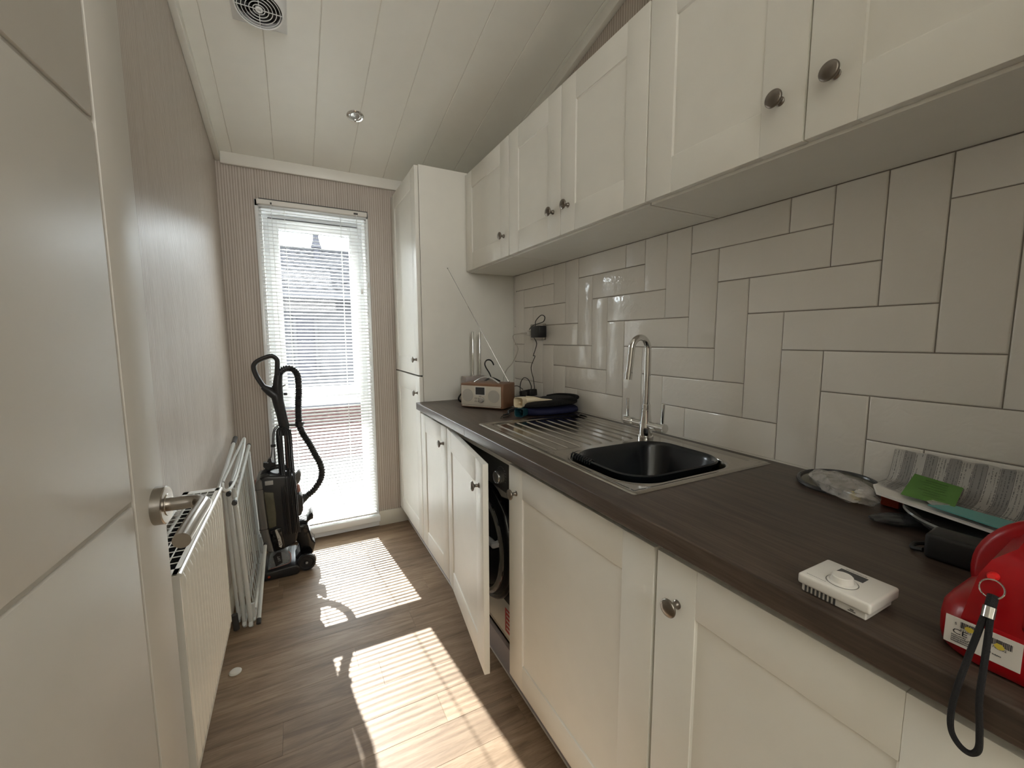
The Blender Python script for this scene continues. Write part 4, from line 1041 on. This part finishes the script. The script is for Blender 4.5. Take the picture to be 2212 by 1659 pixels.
# ------------------------------------------------------------------ clothes airer leaning on the wall
ai = thing('clothes_airer', 'folded white metal clothes airer leaning on the wall between radiator and vacuum cleaner', 'clothes airer', (-.24, 2.35, 0))
def lean(x, y, zz): return (x, y, zz)
def airframe(xt, xb, y0, y1, zt, zb, r, wires, sk=0.0, name='frame'):
    c = .035
    def P(y, zz): return (xb + (xt - xb) * (zz - zb) / (zt - zb), y - sk * (zz - zb) / (zt - zb), zz)
    pts = [P(y0, zt), P(y0, zb + c), P(y0 + c * .3, zb + c * .3), P(y0 + c, zb), P(y1 - c, zb), P(y1 - c * .3, zb + c * .3), P(y1, zb + c), P(y1, zt)]
    fr = put(name, tube(BM(), smoothpath(pts[:1] + pts[1:7] + pts[7:], 5), r, 10), 'whitemetal', ai)
    for k in range(wires):
        y = y0 + (y1 - y0) * (k + 1) / (wires + 1)
        put('wire', tube(BM(), [P(y, zt - .002), P(y, zb + .002)], .0022, 6), 'whitemetal', fr)
    return fr
airframe(-.247, -.226, 2.045, 2.69, .640, .016, .0085, 9, .03)
airframe(-.270, -.250, 2.055, 2.64, .622, .018, .0085, 8, .02)
airframe(-.293, -.276, 2.10, 2.62, .60, .020, .007, 6, .0)
put('top_rail', tube(BM(), [(-.2440, 1.985, .592), (-.2450, 2.68, .668)], .0088, 12), 'whitemetal', ai)
put('end_cap', tube(BM(), [(-.2440, 1.972, .5905), (-.2440, 1.986, .592)], .0098, 12), 'dgrey', ai); put('end_cap', tube(BM(), [(-.2450, 2.678, .668), (-.2450, 2.692, .6695)], .0098, 12), 'dgrey', ai)
put('top_rail', tube(BM(), [(-.266, 2.02, .622), (-.268, 2.62, .688)], .0088, 12), 'whitemetal', ai); put('end_cap', tube(BM(), [(-.266, 2.006, .6205), (-.266, 2.021, .622)], .0095, 12), 'dgrey', ai)
put('leg_rail', tube(BM(), [(-.290, 1.94, .66), (-.290, 2.50, .735)], .0085, 12), 'whitemetal', ai); put('end_cap', tube(BM(), [(-.290, 2.47, .731), (-.290, 2.56, .743)], .0105, 12), 'dgrey', ai)
bm = BM(); wl = smoothpath([(-.262, 1.86, .712), (-.256, 1.845, .690), (-.240, 1.90, .682), (-.232, 2.06, .700), (-.230, 2.30, .745), (-.238, 2.42, .765), (-.250, 2.30, .745), (-.262, 1.98, .718)], 6, True)
put('hook_loop', tube(bm, wl, .0055, 8, closed=True), 'whitemetal', ai)
put('hook_bracket', bx(-.262, -.244, 2.005, 2.03, .648, .668, bev=.002), 'dgrey', ai)
put('foot_pole', tube(BM(), [(-.1960, 2.045, .022), (-.1765, 2.37, .215)], .0080, 12), 'whitemetal', ai)
put('end_cap', tube(BM(), [(-.1965, 2.032, .0125), (-.1955, 2.050, .025)], .0095, 12), 'dgrey', ai); put('end_cap', tube(BM(), [(-.1765, 2.368, .214), (-.1760, 2.378, .220)], .0085, 12), 'dgrey', ai)
put('foot_pole', tube(BM(), [(-.2080, 2.06, .070), (-.196, 2.40, .010 + .13)], .0065, 10), 'whitemetal', ai)
bm = BM()
for x, y0_, y1_ in ((-.214, 2.055, 2.62), (-.222, 2.055, 2.66)): tube(bm, smoothpath([(x, y0_, .10), (x, y0_ + .012, .035), (x, y0_ + .05, .018), (x + .004, y1_ - .06, .05), (x + .004, y1_ - .01, .09), (x, y1_, .16)], 6), .0065, 8)
put('folded_wing', bm, 'whitemetal', ai)
put('rubber_foot', tube(BM(), [(-.283, 2.045, .075), (-.279, 2.045, .006)], .012, 12), 'dgrey', ai)
for k in range(5):
    y = 2.13 + .09 * k; put('rivet', tube(BM(), [(-.2165, y, .020 + .012 * k), (-.2105, y, .020 + .012 * k)], .0028, 6), 'dgrey', ai)

# ------------------------------------------------------------------ upright vacuum cleaner
YV = 2.53; SV = YV / 2.5
vc = thing('vacuum_cleaner', 'black upright vacuum cleaner with ribbed hose standing before the window', 'vacuum cleaner', (-.08, YV, 0))
def v2(p): return (p[0] * SV, 1.252 + (p[1] - 1.252) * SV)
def v3(p, y=YV): a = v2(p); return (a[0], y, a[1])
# loop handle
hl2 = [(-.085, 1.050), (-.077, 1.122), (-.079, 1.150), (-.100, 1.166), (-.134, 1.157), (-.170, 1.137), (-.183, 1.113), (-.176, 1.074), (-.161, 1.039), (-.143, 1.008), (-.118, .990), (-.098, 1.000)]
put('loop_handle', tube(BM(), smoothpath([v3(p) for p in hl2], 6, True), .0105, 12, closed=True, flat=1.3), 'black', vc, smooth=60)
st_ = [((-.150, 1.010), .014), ((-.118, .985), .026), ((-.088, .960), .031), ((-.082, .915), .028), ((-.073, .86), .026), ((-.064, .80), .026), ((-.060, .775), .023)]
bm = BM(); tube(bm, [v3(p) for p, r in st_], [r for p, r in st_], 16, flat=.9)
put('handle_stem', bm, 'black', vc, smooth=60)
put('hose_socket', tube(BM(), [v3((-.080, .93)), v3((-.082, .985)), v3((-.080, 1.03)), v3((-.075, 1.065))], [.022, .024, .022, .020], 16), 'black', vc, smooth=60)
put('trigger', bx(-.058, -.040, YV - .008, YV + .008, .955, .968, bev=.003), 'black', vc)
put('trigger_lever', tube(BM(), [v3((-.060, 1.006)), v3((-.045, 1.014))], .0035, 6), 'greyp', vc)
# ribbed hose
hz = [(-.078, 1.02), (-.073, 1.065), (-.055, 1.090), (-.030, 1.099), (-.004, 1.090), (.013, 1.063), (.017, 1.02), (.015, .96), (.010, .90), (.008, .84), (.009, .79), (.024, .735), (.052, .680), (.078, .614), (.098, .566), (.108, .52), (.104, .480), (.088, .445), (.060, .408), (.028, .384), (-.008, .362)]
hp3 = smoothpath([(*v2(p)[:1], YV + .015 + .02 * min(1, i / 8), v2(p)[1]) for i, p in enumerate(hz)], 24)
# resample at even steps for the ribs
res = [hp3[0]]; acc = 0
for a, b in zip(hp3, hp3[1:]):
    acc += (b - a).length
    if acc > .0022: res.append(b); acc = 0
put('hose', tube(BM(), res, [.0185 if (i % 4) in (0, 1) else .0155 for i in range(len(res))], 14), 'black', vc, smooth=20)
put('hose_clip', tube(BM(), [v3((-.045, .796), YV + .01), v3((-.010, .790), YV + .02), v3((.010, .797), YV + .03)], [.007, .006, .008], 8), 'black', vc)
put('hose_clip_ring', tube(BM(), [v3((.006, .778), YV + .034), v3((.012, .806), YV + .034)], [.0215, .0225], 16), 'black', vc)
put('hose_clip_tab', bx(.026, .034, YV + .026, YV + .042, .783, .799, bev=.002), 'black', vc)
# wand tubes, cord wraps
put('wand', tube(BM(), [v3((-.055, .79)), v3((-.058, .56))], .0115, 12), 'pink', vc)
put('wand_collar', tube(BM(), [v3((-.066, .79)), v3((-.062, .745))], .020, 12), 'black', vc)
for k, (xa, xb) in enumerate(((-.094, -.086), (-.040, -.030))):
    put('rear_strut', tube(BM(), [v3((xa, .775), YV - .012), v3((xa + .002, .65), YV - .012), v3((xb, .24), YV - .012)], [.008, .010, .012], 8), 'black', vc)
bm = BM(); random.seed(5)
for k in range(9):
    xa = -.100 + .0085 * k + random.uniform(-.002, .002); yy = YV - .098 + random.uniform(-.004, .004) + .002 * abs(k - 4)
    tube(bm, smoothpath([v3((-.075 + (xa + .06) * .3, .792), YV - .03), v3((xa, .765), YV - .05), v3((xa + .003, .62), yy + .03), v3((xa + .010, .45), yy), v3((xa + .014, .26), yy), v3((xa + .016, .232), yy + .004)], 6), .0032, 6)
put('wrapped_cord', bm, 'black', vc)
bm = BM(); tube(bm, smoothpath([v3((-.080, .805), YV - .03), v3((-.102, .800), YV - .04), v3((-.116, .765), YV - .04), v3((-.121, .713), YV - .04), v3((-.128, .655), YV - .04), v3((-.136, .628), YV - .04)], 6), .0028, 6)
tube(bm, smoothpath([v3((-.092, .80), YV - .035), v3((-.108, .775), YV - .045), v3((-.114, .71), YV - .045), v3((-.113, .58), YV - .045)], 6), .0028, 6)
put('hanging_cord', bm, 'black', vc)
put('cord_clip', bx(-.130, -.107, YV - .052, YV - .038, .690, .704, bev=.002), 'black', vc)
bm = BM(); pl3 = [v2(p) for p in [(-.166, .622), (-.150, .618), (-.142, .640), (-.130, .640), (-.128, .618), (-.116, .616), (-.115, .598), (-.128, .598), (-.142, .580), (-.160, .588), (-.168, .602)]]
prism(bm, pl3, YV - .055, YV - .027, axis='y', bev=.002); put('plug', bm, 'black', vc)
lathe_b = lathe(BM(), [(.003, 0), (.003, .001), (0, .001)], 8, at((-.148, YV - .0552, .612), (0, -1, 0))); put('plug_screw', lathe_b, 'silver', vc)
# body
bin_ = [(-.205, .524), (-.188, .548), (-.150, .560), (-.120, .552), (-.075, .548), (-.036, .545), (-.022, .50), (-.022, .34), (-.026, .231), (-.036, .180), (-.060, .163), (-.095, .153), (-.145, .148), (-.170, .158), (-.186, .215), (-.195, .265), (-.1995, .36), (-.2005, .468)]
bm = prism(BM(), [v2(p) for p in bin_], YV - .085, YV + .085, axis='y', bev=.012, seg=3); put('body', bm, 'black', vc, smooth=50)
fs = [(-.2075, .522), (-.189, .550), (-.176, .540), (-.172, .484), (-.168, .38), (-.163, .285), (-.153, .215), (-.142, .150), (-.171, .156), (-.188, .215), (-.197, .268), (-.2015, .36), (-.2020, .470)]
bm = prism(BM(), [v2(p) for p in fs], YV - .096, YV + .096, axis='y', bev=.008, seg=3); put('front_strip', bm, 'greyp', vc, smooth=50)
put('strip_joint', bx(-.209, -.172, YV - .0968, YV + .0968, .485, .4875), 'black', vc); put('strip_joint', bx(-.203, -.163, YV - .0968, YV + .0968, .270, .2725), 'black', vc)
bw = [(-.170, .478), (-.128, .470), (-.122, .36), (-.124, .288), (-.160, .280), (-.166, .38)]
bm = prism(BM(), [v2(p) for p in bw], YV - .0945, YV - .080, axis='y', bev=.005, seg=2); put('dust_bin', bm, 'binplastic', vc, smooth=50)
lw = [(-.158, .268), (-.128, .275), (-.100, .275), (-.092, .16), (-.140, .152), (-.150, .215)]
bm = prism(BM(), [v2(p) for p in lw], YV - .093, YV - .08, axis='y', bev=.004, seg=2); put('lower_housing', bm, 'blackg', vc, smooth=50)
bm = BM(); sh = [v2(p) for p in [(-.132, .268), (-.124, .272), (-.108, .225), (-.103, .185), (-.108, .168), (-.118, .175), (-.122, .215)]]
prism(bm, sh, YV - .0945, YV - .0925, axis='y'); put('badge_plate', bm, 'speaker', vc, smooth=0)
text('badge_print', 'LIFT', .026, 'black', vc, frame_m((-.1065, YV - .0948, .170), (-.28, 0, 1), (-1, 0, -.28), (0, -1, 0)), .0002)
put('carry_handle', tube(BM(), smoothpath([v3((-.180, .535)), v3((-.160, .562)), v3((-.125, .578)), v3((-.080, .575)), v3((-.050, .552))], 6), .013, 12), 'black', vc, smooth=60)
put('carry_window', bx(-.166, -.128, YV - .088, YV - .084, .500, .524, bev=.002), 'silver', vc)
put('front_latch', bx(-.216, -.205, YV - .012, YV + .012, .492, .516, bev=.002), 'pink', vc); put('front_latch', bx(-.215, -.203, YV - .012, YV + .012, .455, .482, bev=.003), 'black', vc)
put('side_latch', bx(-.206, -.194, YV - .02, YV + .02, .290, .330, bev=.003), 'black', vc)
# hose inlet and rear details
bm = BM(); tube(bm, [v3((.020, .382), YV + .035), v3((-.010, .360), YV + .03), v3((-.030, .350), YV + .02)], [.021, .026, .028], 14); put('hose_inlet', bm, 'blackm', vc, smooth=50)
bm = prism(BM(), [v2(p) for p in [(-.046, .42), (-.010, .424), (.006, .395), (.004, .33), (-.010, .300), (-.046, .300)]], YV - .04, YV + .05, axis='y', bev=.006, seg=2); put('valve_block', bm, 'black', vc)
bm = prism(BM(), [v2(p) for p in [(-.030, .52), (-.004, .545), (.004, .528), (-.002, .490), (-.018, .470), (-.030, .472)]], YV - .02, YV + .03, axis='y', bev=.004, seg=2); put('wand_clip', bm, 'greyp', vc)
put('copper_band', tube(BM(), [v3((-.020, .465), YV), v3((-.014, .425), YV)], .012, 12), 'pink', vc)
bm = prism(BM(), [v2(p) for p in [(-.046, .262), (.020, .270), (.032, .300), (.045, .310), (.052, .288), (.050, .270), (.030, .262), (.016, .248), (-.046, .246)]], YV - .035, YV + .055, axis='y', bev=.005, seg=2); put('tool_holder', bm, 'black', vc)
bm = prism(BM(), [v2(p) for p in [(-.046, .255), (.022, .250), (.030, .205), (.040, .160), (.056, .136), (.048, .118), (.040, .080), (-.022, .090), (-.026, .150), (-.044, .180)]], YV - .055, YV + .06, axis='y', bev=.008, seg=2); put('rear_leg', bm, 'blackg', vc, smooth=50)
# wheels
for yy in (YV - .105, YV + .075):
    wheel = lathe(BM(), [(0, 0), (.012, 0), (.014, .004), (.030, .004), (.034, 0), (.043, 0), (.0455, .004), (.0455, .026), (.043, .030), (0, .030)], 36, at((.006, yy, .0458), (0, 1, 0)))
    wo_ = put('wheel', wheel, 'black', vc, smooth=40)
    put('wheel_cap', lathe(BM(), [(.0065, 0), (.006, .002), (0, .002)], 16, at((.006, yy, .0458), (0, -1, 0))), 'silver', wo_)
put('axle', tube(BM(), [(.006, YV - .085, .0458), (.006, YV + .08, .0458)], .010, 10), 'black', vc)
# floor head
bm = prism(BM(), [(-.196, .0045), (-.199, .030), (-.186, .048), (-.150, .052), (-.075, .058), (-.046, .060), (-.030, .045), (-.030, .012), (-.045, .0045)], 2.400, 2.655, axis='y', bev=.008, seg=3); put('floor_head', bm, 'black', vc, smooth=50)
bm = prism(BM(), [(-.180, .045), (-.172, .074), (-.150, .118), (-.128, .135), (-.100, .130), (-.078, .105), (-.066, .060)], 2.430, 2.640, axis='y', bev=.006, seg=2); put('head_cover', bm, 'clearhead', vc, smooth=50)
bm = prism(BM(), [(-.150, .119), (-.128, .137), (-.112, .135), (-.108, .075), (-.140, .062)], 2.4275, 2.4295, axis='y'); put('head_label', bm, 'black', vc)
text('head_print', 'LIFT', .016, 'silver', vc, frame_m((-.117, 2.4270, .088), (-.1, 0, 1), (-1, 0, -.1), (0, -1, 0)), .0002)
put('head_trim', tube(BM(), smoothpath([(-.170, 2.426, .055), (-.110, 2.422, .063), (-.074, 2.424, .072), (-.068, 2.428, .110), (-.078, 2.430, .130)], 6), .0022, 6), 'pink', vc)
put('head_bracket', prism(BM(), [(-.060, .045), (-.012, .105), (.004, .085), (-.028, .030)], YV - .05, YV + .05, axis='y', bev=.005), 'black', vc)
put('side_dot', lathe(BM(), [(.0065, 0), (.006, .0012), (0, .0015)], 16, at((-.172, 2.4005, .026), (0, -1, 0))), 'orange', vc)

# ------------------------------------------------------------------ ceiling fittings
al = math.atan(-.22); CN = Vector((0, -sin(-al) * 0 + .0, -1))
cn = Vector((0, -.22, -1)).normalized(); cu_ = Vector((0, 1, -.22)).normalized(); cxv = Vector((1, 0, 0))
def CM(x, y):   # local x = world x, local y = up the boards to the window, local z = out of the ceiling
    zz = ceil_z(y); return Matrix(((1, 0, 0, x), (0, cu_.y, cn.y, y), (0, cu_.z, cn.z, zz), (0, 0, 0, 1)))
fx, fy = -.0455, 1.882
ef = thing('extractor_fan', 'square white ceiling extractor fan with round concentric grille', 'fan', (fx, fy, ceil_z(fy)))
Mf = CM(fx, fy); hs = .0895
bm = BM(); R1 = [(-hs, -hs), (hs, -hs), (hs, hs), (-hs, hs)]
n_ = 48
def sq(k, h):   # point on a square at angle k
    a = 2 * pi * k / n_ + pi / 4; c, s = cos(a), sin(a); m = max(abs(c), abs(s)); return (h * c / m, h * s / m)
sec = [[(*sq(k, hs), 0) for k in range(n_)], [(*sq(k, hs), .006) for k in range(n_)], [(*sq(k, hs - .004), .010) for k in range(n_)]]
sec += [[(.0800 * cos(2 * pi * k / n_ + pi / 4), .0800 * sin(2 * pi * k / n_ + pi / 4), .024) for k in range(n_)], [(.0765 * cos(2 * pi * k / n_ + pi / 4), .0765 * sin(2 * pi * k / n_ + pi / 4), .026) for k in range(n_)], [(.0735 * cos(2 * pi * k / n_ + pi / 4), .0735 * sin(2 * pi * k / n_ + pi / 4), .024) for k in range(n_)], [(.0725 * cos(2 * pi * k / n_ + pi / 4), .0725 * sin(2 * pi * k / n_ + pi / 4), .006) for k in range(n_)]]
loft(bm, sec, cap=False); bm.transform(Mf); put('housing', bm, 'upvc', ef, smooth=35)
bm = lathe(BM(), [(.0728, .004), (0, .004)], 40); bm.transform(Mf); put('fan_cavity', bm, 'grille', ef)
bm = BM()
for k in range(5): r = .019 + .0122 * k; tube(bm, [(r * cos(a), r * sin(a), .0235) for a in [2 * pi * i / 48 for i in range(48)]], .0015, 6, closed=True)
bm.transform(Mf); put('grille_ring', bm, 'upvc', ef)
bm = BM()
for a in (0, pi / 2, pi, 3 * pi / 2): tube(bm, [(.010 * cos(a), .010 * sin(a), .0235), (.075 * cos(a), .075 * sin(a), .0235)], .0014, 6)
bm.transform(Mf); put('grille_bar', bm, 'upvc', ef)
bm = lathe(BM(), [(.0125, .020), (.0125, .0255), (.010, .0275), (.006, .0275), (.005, .022), (0, .022)], 24); bm.transform(Mf); put('hub', bm, 'upvc', ef)
bm = BM()
for k in range(7):
    a = 2 * pi * k / 7; q = [(.012 * cos(a), .012 * sin(a), .008), (.068 * cos(a + .1), .068 * sin(a + .1), .007), (.068 * cos(a + .65), .068 * sin(a + .65), .016), (.012 * cos(a + .5), .012 * sin(a + .5), .014)]
    bm.faces.new([bm.verts.new(p) for p in q])
bm.transform(Mf); put('fan_blade', bm, 'black', ef)
bm = tube(BM(), [(.004, .079, .010), (.004, .086, .016)], .0035, 8); bm.transform(Mf); put('screw_post', bm, 'upvc', ef)
dlx, dly = .335, 2.325
dl = thing('downlight', 'small round chrome recessed downlight in the white boarded ceiling', 'light', (dlx, dly, ceil_z(dly)))
Md = CM(dlx, dly)
bm = lathe(BM(), [(.041, 0), (.0405, .003), (.037, .0055), (.031, .004), (.029, .0018)], 40); bm.transform(Md); put('trim_ring', bm, 'chrome', dl)
bm = lathe(BM(), [(.029, .0018), (.027, .0040), (.0245, .0040), (.0235, .0018), (.021, .0015)], 40); bm.transform(Md); put('inner_ring', bm, 'chrome', dl)
bm = lathe(BM(), [(.022, .0015), (.012, .0028), (0, .0032)], 32); bm.transform(Md); put('lens', bm, 'ringw', dl)

# ------------------------------------------------------------------ outside: paving, the neighbour's park home
GZ = -.62
gd = struct('ground', (0, 6, GZ))
put('soil', bx(-14, 16, 3.02, 30, GZ - .2, GZ - .03), 'grit', gd, smooth=0)
k = 0
for i in range(-9, 12):
    for j in range(0, 9):
        o = put('paving_slab', bx(-.222, .222, -.222, .222, -.03, 0, bev=.004), 'slab', gd, world=False, smooth=0); o.location = (.2 + i * .45, 3.28 - 6 + j * .45, random.uniform(-.002, .002))
nb = thing('park_home', 'neighbouring grey clad park home with tiled roof seen through the blind', 'building', (.4, 7.2, GZ))
YW = 7.0
put('wall', bx(-9, 10, YW + .02, YW + 5, GZ, 1.92), 'siding', nb, smooth=0)
z = .20
while z < 1.86:
    put('cladding_board', prism(BM(), [(YW + .02, z), (YW - .004, z + .002), (YW + .010, z + .168), (YW + .02, z + .168)], -9, 10, axis='x'), 'siding', nb, smooth=0); z += .165
z = GZ; r_ = 0
bmb = BM(); random.seed(2)
put('skirt_base', bx(-9, 10, YW - .005, YW + .02, GZ, .20), 'mortar', nb, smooth=0)
nb_ct = 0
while z < .18:
    x = -1.1 + (r_ % 2) * .1125
    while x < 1.9:
        if nb_ct < 280: put('brick', bx(x, x + .215, YW - .02, YW - .004, z, z + .065), 'brick', nb, smooth=0); nb_ct += 1
        x += .225
    z += .075; r_ += 1
bmw = BM(); rframe(bmw, .02, .34, .62, 1.62, YW - .03, YW + .02, .04); wf = put('window', bmw, 'siding', nb); put('pane', bx(.06, .30, YW - .01, YW, .66, 1.58), 'flue', wf)
rn = .5
def rz_(y): return 1.90 + (y - 6.75) * .43
bm = prism(BM(), [(6.72, 1.86), (9.2, rz_(9.2) - .06), (9.2, rz_(9.2)), (6.72, rz_(6.72) + .0)], -9, 10, axis='x'); put('roof_deck', bm, 'rooftile', nb, smooth=0)
bm = BM(); ny = 9
for c in range(ny):
    y0 = 6.70 + c * .275; X0, X1 = -1.4, 2.2; n_t = 110; A = []; B = []; D = []
    random.seed(c)
    for i in range(n_t + 1):
        x = X0 + (X1 - X0) * i / n_t; wv = .016 * sin(2 * pi * x / .17 + c * 1.7) + .006 * sin(2 * pi * x / .043)
        A.append(bm.verts.new((x, y0, rz_(y0) + .022 + wv * .6))); B.append(bm.verts.new((x, y0 + .31, rz_(y0 + .31) + .010 + wv * .8))); D.append(bm.verts.new((x, y0 + .004, rz_(y0) + .0)))
    for i in range(n_t): bm.faces.new((A[i], A[i + 1], B[i + 1], B[i])); bm.faces.new((D[i], D[i + 1], A[i + 1], A[i]))
o = put('roof_tiles', bm, 'rooftile', nb, smooth=0); o['kind'] = 'stuff'
put('ridge', tube(BM(), [(-9, 9.2, rz_(9.2) + .01), (10, 9.2, rz_(9.2) + .01)], .05, 10), 'rooftile', nb)
put('gutter', tube(BM(), [(-9, 6.68, 1.86), (10, 6.68, 1.86)], .05, 10), 'siding', nb)
fl_ = lathe(BM(), [(.052, -.6), (.052, .02), (.095, .04), (.090, .06), (.055, .17), (.055, .20), (.048, .21), (.048, .27), (.060, .275), (.058, .33), (0, .33)], 24, at((.470, 8.6, 2.86)))
put('flue', fl_, 'flue', nb)
